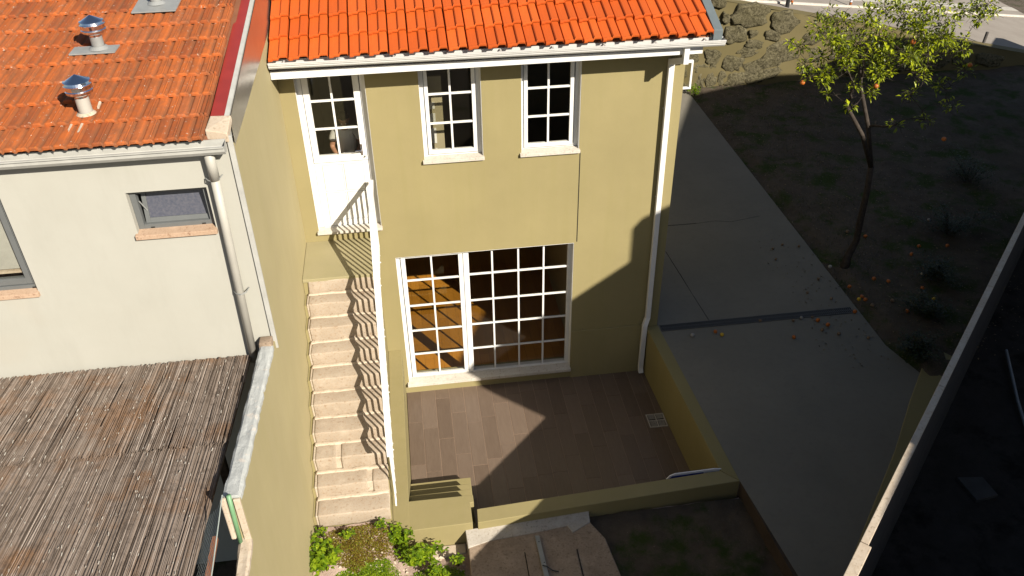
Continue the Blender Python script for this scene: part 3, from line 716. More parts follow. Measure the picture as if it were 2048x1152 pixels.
# retaining walls round the patio (one continuous wall)
rw = thing('patio_retaining_wall', 'low olive painted retaining wall around the sunken patio', 'wall', (2.0, -2.9, 0))
q = MB(); q.hexa([(3.40, .0, -.1), (3.56, .0, -.1), (3.70, -2.93, -.1), (3.53, -2.76, -.1), (3.385, .0, DZ+.004), (3.565, -.02, DZ+.004), (3.71, -2.93, DZ+.004), (3.535, -2.755, DZ+.004)][0:0] or
       [(3.53, -2.75, -.1), (3.70, -2.93, -.1), (3.56, -.001, -.1), (3.40, -.001, -.1), (3.53, -2.75, DZ+.004), (3.70, -2.93, DZ+.004), (3.56, -.001, DZ+.004), (3.385, -.001, DZ+.004)])
part(q, 'side_wall', 'olive_dark', rw, bevel=.006)
q = MB(); q.hexa([(.68, -3.09, -.1), (3.70, -2.932, -.1), (3.53, -2.752, -.1), (.69, -2.90, -.1), (.68, -3.09, DZ), (3.70, -2.932, DZ), (3.53, -2.752, DZ), (.69, -2.90, DZ)])
part(q, 'front_wall', 'olive', rw, bevel=.006)
q = MB(); q.slab([(3.70, -2.94), (3.80, -4.25), (3.88, -4.95), (3.93, -4.92), (3.86, -4.25), (3.76, -2.94)], .2, DZ-.003); part(q, 'edge_wall', 'edgebrown', rw)
# patio steps block
ps = thing('patio_steps', 'olive rendered steps and platform in the front left corner of the patio', 'steps', (.3, -2.6, 0))
q = MB(); q.slab([(-.06, -3.09), (.625, -3.08), (.625, -2.80), (.665, -2.795), (.665, -2.69), (-.06, -2.68)], -.1, DZ-.002); q.slab([(.625, -3.081), (.68, -3.085), (.68, -2.98), (.625, -2.86)], -.1, .60)
part(q, 'platform', 'olive', ps, bevel=.006)
for (ya, yb, z) in ((-2.68, -2.43, .6), (-2.68, -2.17, .4), (-2.68, -1.89, .2)):
    q = MB(); q.box(-.055, .668+(.6-z)*.05, ya, yb, -.05, z); part(q, 'step', 'olive', ps, bevel=.006)
# sign board lying on the patio wall
sg = thing('sign_board', 'white board with a dark blue panel leaning on the patio corner wall', 'sign', (3.22, -2.73, DZ))
q = MB(); y0 = -2.735
q.xz([(2.90, .60), (2.905, .735), (2.94, .785), (3.00, .81), (3.46, .82), (3.55, .805), (3.56, .60)], y0, y0+.012); part(q, 'board', 'signwhite', sg)
q = MB(); q.xz([(2.93, .62), (2.935, .735), (2.965, .775), (3.34, .785), (3.32, .62)], y0-.003, y0-.0005); part(q, 'blue_panel', 'blue', sg)

# ------------------------------------------------------------------ OUTSIDE STAIRCASE
YS = [-.824, -1.044, -1.274, -1.512, -1.756, -1.989, -2.251, -2.493, -2.725, -2.984]
ZS = [2.62, 2.446, 2.267, 2.087, 1.919, 1.749, 1.569, 1.417, 1.232, 1.072]
st = thing('garden_staircase', 'narrow granite staircase with olive painted sides climbing to the white door', 'stairs', (-.65, -1.6, 0))
poly = [(-.001, 0), (-.001, 2.635), (-.80, 2.62)]
for i in range(10):
    poly += [(YS[i]+.02, ZS[i]-.03)] if i else [(YS[0]+.02, ZS[0])]
    if i < 9: poly += [(YS[i]+.02, ZS[i+1]-.03)]
poly += [(YS[9]+.02, .3), (YS[9]+.02, 0)]
q = MB(); q.yz(poly[::-1], -1.062, -.236); part(q, 'stair_body', 'olive', st)
# low wall strip beside the stair, next to the patio
q = MB(); q.box(-.2345, -.055, -3.09, -.001, -.1, DZ); part(q, 'side_kerb', 'olive', st, bevel=.005)
def roughbox(x0, x1, y0, y1, z0, z1, seed, amp=.009, nxs=10):
    bm = bmesh.new(); bmesh.ops.create_cube(bm, size=1)
    for v in bm.verts: v.co = Vector((x0 if v.co.x < 0 else x1, y0 if v.co.y < 0 else y1, z0 if v.co.z < 0 else z1))
    bmesh.ops.bevel(bm, geom=bm.edges[:], offset=.016, segments=2, affect='EDGES', profile=.6)
    es = [e for e in bm.edges if abs(e.verts[0].co.x-e.verts[1].co.x) > .12]
    bmesh.ops.subdivide_edges(bm, edges=es, cuts=nxs, use_grid_fill=True)
    for v in bm.verts:
        n_ = noise.noise_vector(v.co*7+Vector((seed*3.1, 0, seed))); v.co += n_*amp+noise.noise_vector(v.co*25)*amp*.4
    mb = MB(); mb.v = [v.co.copy() for v in bm.verts]; bm.verts.ensure_lookup_table()
    mb.f = [[v.index for v in f.verts] for f in bm.faces]; mb.mi = [0]*len(mb.f); bm.free(); return mb
splits = {7: (-.76,), 8: (-.44,)}
q = MB()
for i in range(1, 10): q.hexa([(-1.03, YS[i]+.012, ZS[i]-.19), (-.245, YS[i]+.012, ZS[i]-.19), (-.245, YS[i-1]+.03, ZS[i]-.19), (-1.03, YS[i-1]+.03, ZS[i]-.19), (-1.035, YS[i]+.012, ZS[i]-.012), (-.243, YS[i]+.012, ZS[i]-.012), (-.243, YS[i-1]+.03, ZS[i]-.012), (-1.035, YS[i-1]+.03, ZS[i]-.012)])
part(q, 'mortar_bed', 'mortar', st, bevel=.01)
q = MB(); q.slab([(-.10, -3.27), (.53, -3.22), (.535, -3.09), (-.10, -3.09)], .3, .485); part(q, 'footing', 'mortar', ps, bevel=.015)
for i in range(0, 10):
    zt = ZS[i]+(.0 if i else -.006); zb = (ZS[i+1] if i < 9 else .90)-.01; yb = (YS[i-1] if i else YS[0]+.2)+.02
    xs = [-1.01]+list(splits.get(i, ()))+[-.25]
    for k in range(len(xs)-1):
        a = xs[k]+(.028 if k else 0); b = xs[k+1]-(.028 if k < len(xs)-2 else 0)
        part(roughbox(a, b, YS[i], yb, zb, zt, i*3+k), 'stone_step', 'step', st, smooth=True)
for i in range(1, 10):
    part(roughbox(-1.02, -.25, YS[i-1]-.045, YS[i-1]+.012, ZS[i]-.03, ZS[i]+.012, 50+i, .010, 16), 'mortar_fillet', 'mortar', st, smooth=True)
# landing surface
q = MB(); q.box(-1.062, -.236, -.822, -.002, 2.600, 2.643); part(q, 'landing', 'landing', st, bevel=.005)
# balustrade
XR = -.185
bl = thing('stair_balustrade', 'white metal balustrade with thin vertical bars beside the granite staircase', 'railing', (XR, -1.5, 0))
def hz(y): return 3.45 if y > -.80 else 3.45-.845*(-.80-y)
q = MB()
def rail(pts, hw, hh, m=0):
    for (y0, z0), (y1, z1) in zip(pts[:-1], pts[1:]):
        q.hexa([(XR-hw, y1, z1-hh), (XR+hw, y1, z1-hh), (XR+hw, y0, z0-hh), (XR-hw, y0, z0-hh), (XR-hw, y1, z1), (XR+hw, y1, z1), (XR+hw, y0, z0), (XR-hw, y0, z0)])
rail([(-.02, 3.45), (-.80, 3.45), (-2.84, hz(-2.84))], .027, .03); part(q, 'handrail', 'white', bl, bevel=.003)
def bz(y): return 2.52 if y > -.80 else max(.95, 2.52-.845*(-.80-y))
q = MB(); rail([(-.03, 2.54), (-.80, 2.54), (-2.84, bz(-2.84)+.02)], .008, .04); part(q, 'bottom_rail', 'white', bl)
k = 0; y = -.06
while y > -2.84:
    b = MB(); b.box(XR-.008, XR+.008, y-.009, y+.009, bz(y)-.01, hz(y)-.016); part(b, 'baluster', 'white', bl); y -= .1
    k += 1
for y in (-.25, -.75, -1.25, -1.75, -2.25):
    for dz in (.0, .10):
        b = MB(); b.tube([(-.238, y, bz(y)+.0-dz), (XR+.012, y, bz(y)+.0-dz)], .009, 8); part(b, 'fixing_bolt', 'white', bl)

# ------------------------------------------------------------------ BOUNDARY WALL between the houses
bw = thing('party_wall', 'tall olive painted party wall with a rough worn cement top', 'wall', (-1.12, -4.5, 0))
def wt(y): return 3.42+.135*(-2.93-y)
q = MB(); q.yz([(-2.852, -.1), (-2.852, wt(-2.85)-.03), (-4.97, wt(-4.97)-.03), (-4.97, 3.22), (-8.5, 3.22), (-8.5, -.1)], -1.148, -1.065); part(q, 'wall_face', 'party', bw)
def roughcapmesh(y0, y1, zf, n, xa, xb, amp):
    mb = MB(); nx = 6; vs = []
    for j in range(n+1):
        y = y0+(y1-y0)*j/n
        for i in range(nx+1):
            x = xa+(xb-xa)*i/nx
            if i == 0: x += .012*nz(y, 0, 9, 2)
            if i == nx: x += .010*nz(y, 0, 14, 5)
            z = zf(y)+amp*nz(x*4, y, 6, 3)-(.016 if i in (0, nx) else 0)
            vs.append((x, y, z))
    m = len(vs); base = list(vs)
    mb.add(vs, [(j*(nx+1)+i, (j+1)*(nx+1)+i, (j+1)*(nx+1)+i+1, j*(nx+1)+i+1) for j in range(n) for i in range(nx)])
    for i, sgn in ((0, 0), (nx, 1)):
        col = [base[j*(nx+1)+i] for j in range(n+1)]; low = [(x, y, z-.035) for x, y, z in col]
        f = [(j, j+1, n+2+j, n+1+j) for j in range(n)]
        mb.add(col+low, f if sgn else [t[::-1] for t in f])
    for j in (0, n):
        col = [base[j*(nx+1)+i] for i in range(nx+1)]; low = [(x, y, z-.05) for x, y, z in col]
        mb.add(col+low, [(i, i+1, nx+2+i, nx+1+i) for i in range(nx)])
    return mb
part(roughcapmesh(-2.98, -4.96, wt, 70, -1.185, -1.06, .009), 'coping', 'roughcap', bw)
part(roughcapmesh(-4.97, -8.4, lambda y: 3.25, 60, -1.15, -1.06, .006), 'coping', 'mortar', bw)
q = MB(); q.box(-1.112, -1.0655, -4.99, -4.971, 3.25, wt(-4.97)-.02); part(q, 'end_plaster', 'mortar', bw, bevel=.004)
part(roughbox(-1.19, -1.075, -2.99, -2.87, 3.30, wt(-2.9)+.045, 5, .018), 'broken_stone', 'slab', bw, smooth=True)

# ------------------------------------------------------------------ WHITE NEIGHBOUR HOUSE
wh = thing('white_house', 'white rendered neighbouring house with weathered orange roof on the left', 'house', (-3, -1, 0))
YW = -2.85
OPW = [(-1.957, -1.332, 4.60, 4.985), (-3.62, -2.89, 4.12, 5.03)]
q = wallgrid(-5.2, -1.085, 0, 5.36, OPW, YW, YW+.2); part(q, 'front_wall', 'cream', wh)
q = MB(); q.box(-5.2, -5.0, YW+.201, 3, 0, 5.36); q.box(-5.2, -1.2, 3, 3.2, 0, 5.36); part(q, 'rear_wall', 'cream', wh)
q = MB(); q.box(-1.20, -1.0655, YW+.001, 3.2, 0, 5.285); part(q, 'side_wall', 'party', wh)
q = MB(); q.box(-1.087, -1.045, YW-.02, YW+.0005, 3.3, 5.42); part(q, 'corner_trim', 'gutter_old', wh, bevel=.002)
# roof slope
WS = .135
def wz(y): return 5.44+WS*(y+2.97)
q = MB(); q.hexa([(-5.3, -2.86, wz(-2.86)-.06), (-1.2, -2.86, wz(-2.86)-.06), (-1.2, 3.3, wz(3.3)-.06), (-5.3, 3.3, wz(3.3)-.06), (-5.3, -2.86, wz(-2.86)-.03), (-1.2, -2.86, wz(-2.86)-.03), (-1.2, 3.3, wz(3.3)-.03), (-5.3, 3.3, wz(3.3)-.03)])
wroof = part(q, 'roof', 'terra', wh)
pw_ = [(.000, .004, 0), (.010, .017, .0), (.020, .020, .002), (.058, .020, .002), (.068, .016, .0), (.077, .004, 0), (.094, .003, 0), (.102, .013, .0), (.112, .018, .002), (.140, .018, .002), (.150, .021, .0), (.157, .017, .0), (.164, .021, .0), (.172, .006, 0), (.1805, .004, 0)]
LW = .325
wme = tile_mesh('roof_tile', pw_, LW*1.12, 'tile_old', .026)
wang = math.atan(WS); cnt = 0
for r in range(14):
    y = -2.975+r*LW
    for c in range(21):
        x = -1.237-(c+1)*.180-(.06 if r % 2 else 0)
        if c == 0 and r % 2: put(wme, 'roof_tile', wroof, (-1.297, y, wz(y)), (wang, 0, 0), (.333, 1, 1))
        if cnt >= 292: continue
        cnt += 1
        put(wme, 'roof_tile', wroof, (x+random.uniform(-.0015, .0015), y+random.uniform(-.004, .004), wz(y)+random.uniform(-.001, .002)), (wang+random.uniform(-.008, .008), random.uniform(-.012, .012), random.uniform(-.008, .008)))
# parapet with red coping and metal flashing
def pz(y): return 5.475+.112*(y+2.8)
q = MB(); q.hexa([(-1.225, -2.66, pz(-2.66)-.15), (-1.115, -2.66, pz(-2.66)-.15), (-1.115, 3.2, pz(3.2)-.15), (-1.225, 3.2, pz(3.2)-.15), (-1.225, -2.66, pz(-2.66)), (-1.115, -2.66, pz(-2.66)+.005), (-1.115, 3.2, pz(3.2)+.005), (-1.225, 3.2, pz(3.2))])
part(q, 'parapet_coping', 'redmetal', wh, bevel=.003)
q = MB(); q.hexa([(-1.113, -2.75, pz(-2.75)-.14), (-1.075, -2.75, pz(-2.75)-.14), (-1.075, 3.2, pz(3.2)-.14), (-1.113, 3.2, pz(3.2)-.14), (-1.113, -2.75, pz(-2.75)+.006), (-1.080, -2.75, pz(-2.75)-.006), (-1.080, 3.2, pz(3.2)-.006), (-1.113, 3.2, pz(3.2)+.006)])
part(q, 'parapet_edge', 'gutter_old', wh)
q = MB(); n = 30
vs = []
for j in range(n+1):
    y = -2.72+j*(3.6/n); t = pz(y)-.008; lo = 5.272 if y < -.45 else max(5.272, rz(y)-.01)
    for i in range(5):
        z = lo+(t-lo)*i/4; vs.append((-1.062+.004*nz(y*2, z*3, 1.5)-.004*(i == 4), y, z))
q.add(vs, [(j*5+i, (j+1)*5+i, (j+1)*5+i+1, j*5+i+1) for j in range(n) for i in range(4)])
part(q, 'metal_flashing', 'flash', wh, smooth=True)
q = MB(); q.hexa([(-1.235, -2.86, pz(-2.86)-.07), (-1.07, -2.88, pz(-2.86)-.10), (-1.055, -2.66, pz(-2.66)-.03), (-1.22, -2.655, pz(-2.66)-.03), (-1.235, -2.86, pz(-2.86)+.01), (-1.07, -2.88, pz(-2.86)-.02), (-1.06, -2.66, pz(-2.66)+.012), (-1.22, -2.655, pz(-2.66)+.015)])
part(q, 'parapet_end_cap', 'mortar', wh, bevel=.008)
# gutter and downpipe
gp2 = [(-2.90, .03), (-2.905, -.035), (-2.93, -.06), (-2.985, -.06), (-3.005, -.03), (-3.005, .0), (-3.02, .004), (-3.02, .014), (-3.0, .014), (-2.995, -.02), (-2.975, -.048), (-2.93, -.048), (-2.912, -.02), (-2.912, .03)]
q = MB(); n = len(gp2)
q.add([(-5.2, y, 5.385+z) for y, z in gp2]+[(-1.09, y, 5.385+z) for y, z in gp2], [(i, (i+1) % n, n+(i+1) % n, n+i) for i in range(n)]+[tuple(range(n, n+7))])
part(q, 'gutter', 'gutter_old', wh)
q = MB(); q.tube([(-1.232, -2.925, 5.34), (-1.234, -2.915, 5.08)], .040, 16); q.tube([(-1.234, -2.915, 5.10), (-1.245, -2.905, 4.6), (-1.275, -2.90, 3.2)], .035, 16)
part(q, 'downpipe', 'pvc', wh, smooth=True)
for z in (5.08, 3.98):
    c = MB(); c.tube([(-1.31, -2.88, z), (-1.285, -2.925, z), (-1.24, -2.95, z+.002), (-1.20, -2.93, z+.008), (-1.18, -2.86, z+.012)], .005, 6); part(c, 'pipe_clamp', 'zinc', wh)
# small tilted window
YG = YW+.06
q = MB(); frame(q, -1.955, -1.334, 4.602, 4.983, .045, YG, YG+.06, .05); wo = part(q, 'window', 'alu', wh, bevel=.002)
for x in (-1.86, -1.45):
    s_ = MB(); s_.box(x, x+.03, YG-.004, YG-.0005, 4.618, 4.628); part(s_, 'drain_slot', 'dark', wo)
q = MB(); frame(q, -.265, .265, .0, .285, .035, -.0, .035, .04)
for v in q.v: v.rotate(Matrix.Rotation(math.radians(14), 3, 'X').inverted()); v += Vector((-1.632, YG+.03, 4.652))
part(q, 'tilted_sash', 'alu', wo, bevel=.002)
q = MB(); q.add([(-.232, .014, .04), (.232, .014, .04), (.232, .014, .252), (-.232, .014, .252)], [(0, 1, 2, 3)])
for v in q.v: v.rotate(Matrix.Rotation(math.radians(14), 3, 'X').inverted()); v += Vector((-1.632, YG+.03, 4.652))
part(q, 'pane', 'frosted', wo)
q = MB(); q.tube([(-1.90, YG+.02, 4.86), (-1.87, YG+.06, 4.75)], .006, 6); part(q, 'stay_arm', 'zinc', wo)
q = MB(); q.box(-1.99, -1.30, YW+.21, YW+.6, 4.55, 5.02); 
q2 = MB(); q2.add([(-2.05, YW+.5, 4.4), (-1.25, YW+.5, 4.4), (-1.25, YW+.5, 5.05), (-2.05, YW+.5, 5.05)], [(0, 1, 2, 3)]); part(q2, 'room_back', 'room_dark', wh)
sill(-1.975, -1.325, 4.602, wo, 'sill_pink', YW-.035, YW+.07, .042)
# larger window at the frame edge
q = MB(); frame(q, -3.618, -2.892, 4.125, 5.025, .035, YG-.015, YG+.06, .045); frame(q, -3.575, -2.935, 4.175, 4.985, .045, YG-.004, YG+.05, .055)
wo2 = part(q, 'window', 'alu', wh, bevel=.002)
q = MB(); q.add([(-3.53, YG+.02, 4.23), (-2.98, YG+.02, 4.23), (-2.98, YG+.02, 4.94), (-3.53, YG+.02, 4.94)], [(0, 1, 2, 3)]); part(q, 'pane', 'glass', wo2)
q = MB(); q.box(-3.56, -2.95, YG+.055, YG+.075, 4.30, 5.0); part(q, 'roller_blind', 'gutter_old', wo2)
q = MB(); q.box(-3.56, -2.95, YG+.04, YG+.09, 4.265, 4.285); part(q, 'blind_rail', 'mortar', wo2)
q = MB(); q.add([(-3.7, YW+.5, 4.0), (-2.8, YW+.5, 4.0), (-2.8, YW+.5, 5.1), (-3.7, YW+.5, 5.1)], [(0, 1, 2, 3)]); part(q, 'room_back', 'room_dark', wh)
s_ = MB(); s_.box(-2.945, -2.915, YG-.019, YG-.0155, 4.137, 4.150); part(s_, 'drain_slot', 'dark', wo2)
sill(-3.64, -2.885, 4.125, wo2, 'sill_pink', YW-.03, YW+.05, .042)
# roof vents
def vent(x, y, h, cap, fl, r=.052):
    z = wz(y)+.0
    q = MB()
    if fl:
        (fx0, fx1, fy0, fy1) = fl
        q.hexa([(fx0, fy0, wz(fy0)+.045), (fx1, fy0, wz(fy0)+.045), (fx1+.02, fy1, wz(fy1)+.045), (fx0+.02, fy1, wz(fy1)+.045), (fx0, fy0, wz(fy0)+.056), (fx1, fy0, wz(fy0)+.056), (fx1+.02, fy1, wz(fy1)+.056), (fx0+.02, fy1, wz(fy1)+.056)])
        q.lathe((x, y, z), [(r*1.7, .05), (r*1.1, .075)], 24)
    q.tube([(x, y, z-.02), (x, y, z+h)], r, 24)
    v = part(q, 'roof_vent', 'pvc' if cap else 'zinc', wh)
    if fl: v.data.materials[0] = M['zinc']
    if cap:
        c = MB()
        c.lathe((x, y, z+h), [(r*.93, -.01), (r*.93, .035), (r*.8, .04)], 24)
        c.lathe((x, y, z+h+.03), [(r*1.55, .0), (r*1.9, .012), (r*1.95, .03), (r*2.05, .036), (r*1.95, .044), (r*2.0, .075), (r*2.08, .082), (r*2.0, .09), (r*1.9, .105), (r*1.7, .108), (0.001, .155)], 32)
        c.lathe((x, y, z+h+.03), [(r*1.5, .0), (r*.9, .01)], 24)
        part(c, 'vent_cowl', 'chrome', v)
    return v
vent(-2.18, -2.51, .165, True, None)
vent(-2.30, -1.46, .155, True, (-2.53, -2.15, -1.56, -1.43))
vent(-1.952, -.61, .40, True, (-2.15, -1.75, -.80, -.53))
# splash of cement under the first vent
q = MB()
for x, y0, y1, wd in ((-2.262, -2.52, -2.93, .012), (-2.182, -2.52, -2.93, .014), (-2.115, -2.42, -2.34, .010)):
    q.hexa([(x-wd, y1, wz(y1)+.02), (x+wd, y1, wz(y1)+.02), (x+wd*.6, y0, wz(y0)+.012), (x-wd*.6, y0, wz(y0)+.012), (x-wd*.6, y1, wz(y1)+.034), (x+wd*.6, y1, wz(y1)+.034), (x+wd*.5, y0, wz(y0)+.030), (x-wd*.5, y0, wz(y0)+.030)])
q.lathe((-2.18, -2.515, wz(-2.51)), [(.075, .03), (.055, .05)], 16)
part(q, 'vent_mortar', 'mortar', wh)

# ------------------------------------------------------------------ REED ROOF
rr = thing('reed_shelter', 'flat shelter covered with brown dried reed screening below the white house', 'shelter', (-3, -4.5, 0))
def rzz(y): return 3.235+.135*(-2.90-y)
R = random.Random(11)
def reeds(y0, y1, x0, x1, n, dz, jit):
    q = MB()
    for i in range(n):
        x = x0+(x1-x0)*(i+R.random())/n; r = R.uniform(.0028, .0055); a = y0+R.uniform(-jit, jit)*.6; b = y1+R.uniform(-jit, jit)
        if R.random() < .22: m_ = R.uniform(.2, .8); (a, b) = (a, a+(b-a)*m_) if R.random() < .5 else (a+(b-a)*m_, b)
        sk = R.gauss(0, .016); zz = dz+R.uniform(-.008, .010)
        pts = []
        for k in range(5):
            t = k/4; y = a+(b-a)*t
            pts.append((x+sk*t+.006*nz(x*3, y, 1.5)+R.gauss(0, .0012), y, rzz(y)+zz+.008*nz(x, y*1.2, 2)))
        q.tube(pts, [r, r*R.uniform(.9, 1.1), r, r*.95, r*R.uniform(.8, 1)], 5, cap=False)
    return q
tag(part(reeds(-2.895, -4.17, -5.3, -1.30, 1050, .028, .02), 'reed_layer', 'reed', rr), kind='stuff')
tag(part(reeds(-4.05, -5.7, -5.3, -1.33, 1050, .0, .03), 'reed_layer', 'reed', rr), kind='stuff')
tag(part(reeds(-5.5, -7.0, -5.3, -1.33, 300, -.01, .03), 'reed_layer', 'reed', rr), kind='stuff')
q = MB()
for i in range(520):
    x = R.uniform(-4.2, -1.4); y = R.uniform(-5.8, -2.95); a = R.gauss(0, .12); l = R.uniform(.006, .03); z = rzz(y)+(.042 if y > -4.17 else .014)+R.uniform(0, .006)
    q.tube([(x, y, z), (x+l*sin(a) if 0 else x+l*math.sin(a), y+l*math.cos(a), z+.002)], R.uniform(.002, .0045), 5)
tag(part(q, 'broken_bits', 'cement', rr), kind='stuff')
q = MB(); q.hexa([(-5.3, -7, rzz(-7)-.035), (-1.34, -7, rzz(-7)-.035), (-1.31, -2.9, rzz(-2.9)-.035), (-5.3, -2.9, rzz(-2.9)-.035), (-5.3, -7, rzz(-7)-.008), (-1.34, -7, rzz(-7)-.008), (-1.31, -2.9, rzz(-2.9)-.008), (-5.3, -2.9, rzz(-2.9)-.008)])
part(q, 'under_mat', 'reed', rr)
for k, y in enumerate((-3.0, -4.2, -5.4)):
    q = MB(); q.box(-5.3, -1.35, y, y+.06, rzz(y)-.10, rzz(y)-.036); part(q, 'beam', 'bark', rr)
q = MB(); q.box(-1.42, -1.36, -4.2, -4.14, .3, 3.3); q.box(-4.9, -4.84, -4.2, -4.14, .3, 3.3); part(q, 'post', 'bark', rr)

# chain link fence, green post and roofing scraps beside the reed shelter
cf = thing('wire_fence', 'leaning galvanised wire mesh fence between the reed roof and the party wall', 'fence', (-1.3, -5.6, 3.2))
q = MB()
def fp(u, v): return (-1.34+.17*v+.012*math.sin(u*3), -4.99-u*1.5, 3.50+v*.24-.10*u)
for k in range(26):
    u = k/26*1.3
    for s_ in (1, -1):
        pts = []
        for j in range(8):
            t = j/7; uu = u+s_*t*.30
            if 0 <= uu <= 1.3: pts.append(fp(uu, t))
        if len(pts) > 1: q.tube(pts, .0016, 4, cap=False)
q.tube([fp(u/10*1.3, 1) for u in range(11)], .004, 5)
part(q, 'wire_mesh', 'wire', cf)
q = MB(); q.tube([(-1.128, -4.995, 3.735), (-1.134, -5.0, 3.5), (-1.142, -5.0, 3.20)], .016, 12)
solo(q, 'green_pipe', 'green', 'short upright green plastic pipe against the stepped end of the party wall', 'pipe', (-1.135, -5.0, 3.2), smooth=True)
q = MB(); q.hexa([(-1.19, -5.02, 3.30), (-1.155, -5.02, 3.30), (-1.155, -4.99, 3.30), (-1.19, -4.99, 3.30), (-1.19, -5.02, 3.72), (-1.15, -5.02, 3.72), (-1.15, -4.99, 3.72), (-1.19, -4.99, 3.72)])
solo(q, 'cement_strip', 'mortar', 'pale narrow cement strip beside the green pipe behind the wire fence', 'strip', (-1.17, -5.0, 3.3), bevel=.01)
q = MB(); q.box(-1.30, -1.265, -6.5, -5.05, 3.36, 3.40)
solo(q, 'clay_strip', 'terra', 'narrow terracotta coloured strip running behind the wire fence', 'edging', (-1.34, -5.8, 3.28))
q = MB(); q.box(-1.262, -1.17, -6.5, -5.2, 3.0, 3.1)
solo(q, 'dark_sheet', 'dark', 'black sheet lying in the gap behind the wire fence', 'sheet', (-1.26, -5.9, 2.95))

# ------------------------------------------------------------------ STONE WALL at the back
sw = thing('stone_retaining_wall', 'rubble stone retaining wall with olive painted joints below the road', 'wall', (8, 8.3, .8))
q = MB(); xs = [-2+k*.25 for k in range(80)]
vs = []; nzv = 14
for i, x in enumerate(xs):
    top = roadz(x)+.02
    for j in range(nzv+1):
        z = .6+(top-.6)*j/nzv; vs.append((x, 8.24-.05*max(0, 1-j/nzv)*1.5+.045*nz(x, z, 2.2)+.02*nz(x, z, 6, 3), z))
q.add(vs, [(i*(nzv+1)+j, (i+1)*(nzv+1)+j, (i+1)*(nzv+1)+j+1, i*(nzv+1)+j+1) for i in range(len(xs)-1) for j in range(nzv)])
for i in range(len(xs)-1):
    x0, x1 = xs[i], xs[i+1]
    q.add([(x0, 8.24, roadz(x0)+.02), (x1, 8.24, roadz(x1)+.02), (x1, 8.52, roadz(x1)+.03), (x0, 8.52, roadz(x0)+.03)], [(0, 1, 2, 3)])
part(q, 'mortar', 'rockmortar', sw, smooth=True)
def stone(cx, cz, rx, rz_, seed):
    mb = MB(); n = 20; rings = 7; rr_ = random.Random(seed)
    ph = [rr_.uniform(.80, 1.12) for _ in range(n)]; ex = rr_.uniform(2.4, 4); rot = rr_.uniform(-.25, .25); pr = rr_.uniform(.045, .085)
    vs = []
    for r in range(rings+1):
        t = r/rings
        for k in range(n):
            a = 2*math.pi*k/n; c, s = math.cos(a), math.sin(a)
            rad = (abs(c)**ex+abs(s)**ex)**(-1/ex)*ph[k]
            f = (1-t**2.6*1) if r else 1.0
            f = math.cos(t*math.pi/2)**.22 if r < rings else 0
            x = c*rad*rx*f; z = s*rad*rz_*f; x, z = x*math.cos(rot)-z*math.sin(rot), x*math.sin(rot)+z*math.cos(rot)
            y = -pr*math.sin(t*math.pi/2)**.6+.03 if r else .06
            p = Vector((cx+x, 8.2+y, cz+z)); p += noise.noise_vector(p*5)*.04+noise.noise_vector(p*15)*.022; vs.append(p)
    mb.add(vs, [(r*n+k, r*n+(k+1) % n, (r+1)*n+(k+1) % n, (r+1)*n+k) for r in range(rings) for k in range(n)]); return mb
STN = [(7.76, 2.37, 0.84, 0.50), (8.56, 2.19, 0.63, 0.46), (7.01, 2.67, 0.38, 0.2), (7.23, 2.34, 0.19, 0.25), (7.48, 1.96, 0.5, 0.36), (7.88, 1.96, 0.16, 0.14), (7.93, 1.75, 0.42, 0.18), (8.35, 1.9, 0.42, 0.22), (7.84, 1.57, 0.54, 0.24), (8.61, 1.5, 0.78, 0.48), (7.04, 1.51, 0.38, 0.3), (7.53, 1.33, 0.5, 0.36), (8.21, 1.13, 0.88, 0.56), (6.61, 1.49, 0.28, 0.2), (6.79, 1.26, 0.34, 0.18), (7.05, 1.29, 0.18, 0.13), (6.79, 0.98, 0.25, 0.3), (7.07, 0.99, 0.27, 0.36), (7.30, 1.0, 0.2, 0.32), (7.62, 0.95, 0.45, 0.34), (6.97, 0.78, 0.42, 0.2), (7.27, 0.74, 0.3, 0.16), (6.45, 1.9, .5, .32), (6.9, 2.05, .36, .3), (6.5, 2.5, .5, .35), (6.35, 1.2, .3, .3), (6.4, .85, .4, .25)]
for i_, (cx_, cz_, w_, h_) in enumerate(STN):
    part(stone(cx_, cz_, w_/2*1.06, h_/2*1.08, i_+1), 'stone', 'rock', sw, smooth=True)
row = 0; z = .86; sd = 100
while z < 2.6:
    h = [.34, .42, .36, .40][row % 4]; x = 9.0+(.15 if row % 2 else 0)
    while x < 14:
        wd = R.uniform(.4, .85); zc = z+h/2; sd += 1
        if zc+h*.4 < roadz(x+wd): part(stone(x+wd/2, zc, wd/2*.92, h/2*R.uniform(.8, .98), sd), 'stone', 'rock', sw, smooth=True)
        x += wd+R.uniform(.01, .05)
    z += h; row += 1
# bollards beside the road
def bollard(x, y, r, h, label, band):
    z = roadz(x); b = thing('bollard', label, 'bollard', (x, y, z), 'street bollards on the pavement')
    q = MB(); q.tube([(x, y, z-.05), (x, y, z+h)], r, 16); part(q, 'post', 'black', b)
    if band:
        q = MB(); q.tube([(x, y, z+.04), (x, y, z+.09)], r*1.05, 16); part(q, 'orange_band', 'orange', b)
        q = MB(); q.tube([(x, y, z+.10), (x, y, z+.14)], r*1.05, 16); part(q, 'white_band', 'signwhite', b)
bollard(8.82, 8.75, .045, .7, 'thick plain black bollard on the pavement above the stone wall', False)
bollard(9.08, 9.10, .028, .7, 'thin black bollard with an orange band, close behind the thick plain one', True)
bollard(10.97, 9.96, .028, .7, 'thin black bollard with an orange band, behind the orange tree', True)
q = MB(); q.tube([(8.82, 8.75, roadz(8.82)+.30), (8.1, 8.62, roadz(8.1)+.27), (7.4, 8.5, roadz(7.4)+.30)], .008, 6)
part(q, 'rope', 'black', [o for o in COL.objects if o.name == 'bollard'][0])
q = MB(); q.tube([(13.64, 8.5, roadz(13.64)-.05), (13.66, 8.5, roadz(13.64)+.28)], .035, 12)
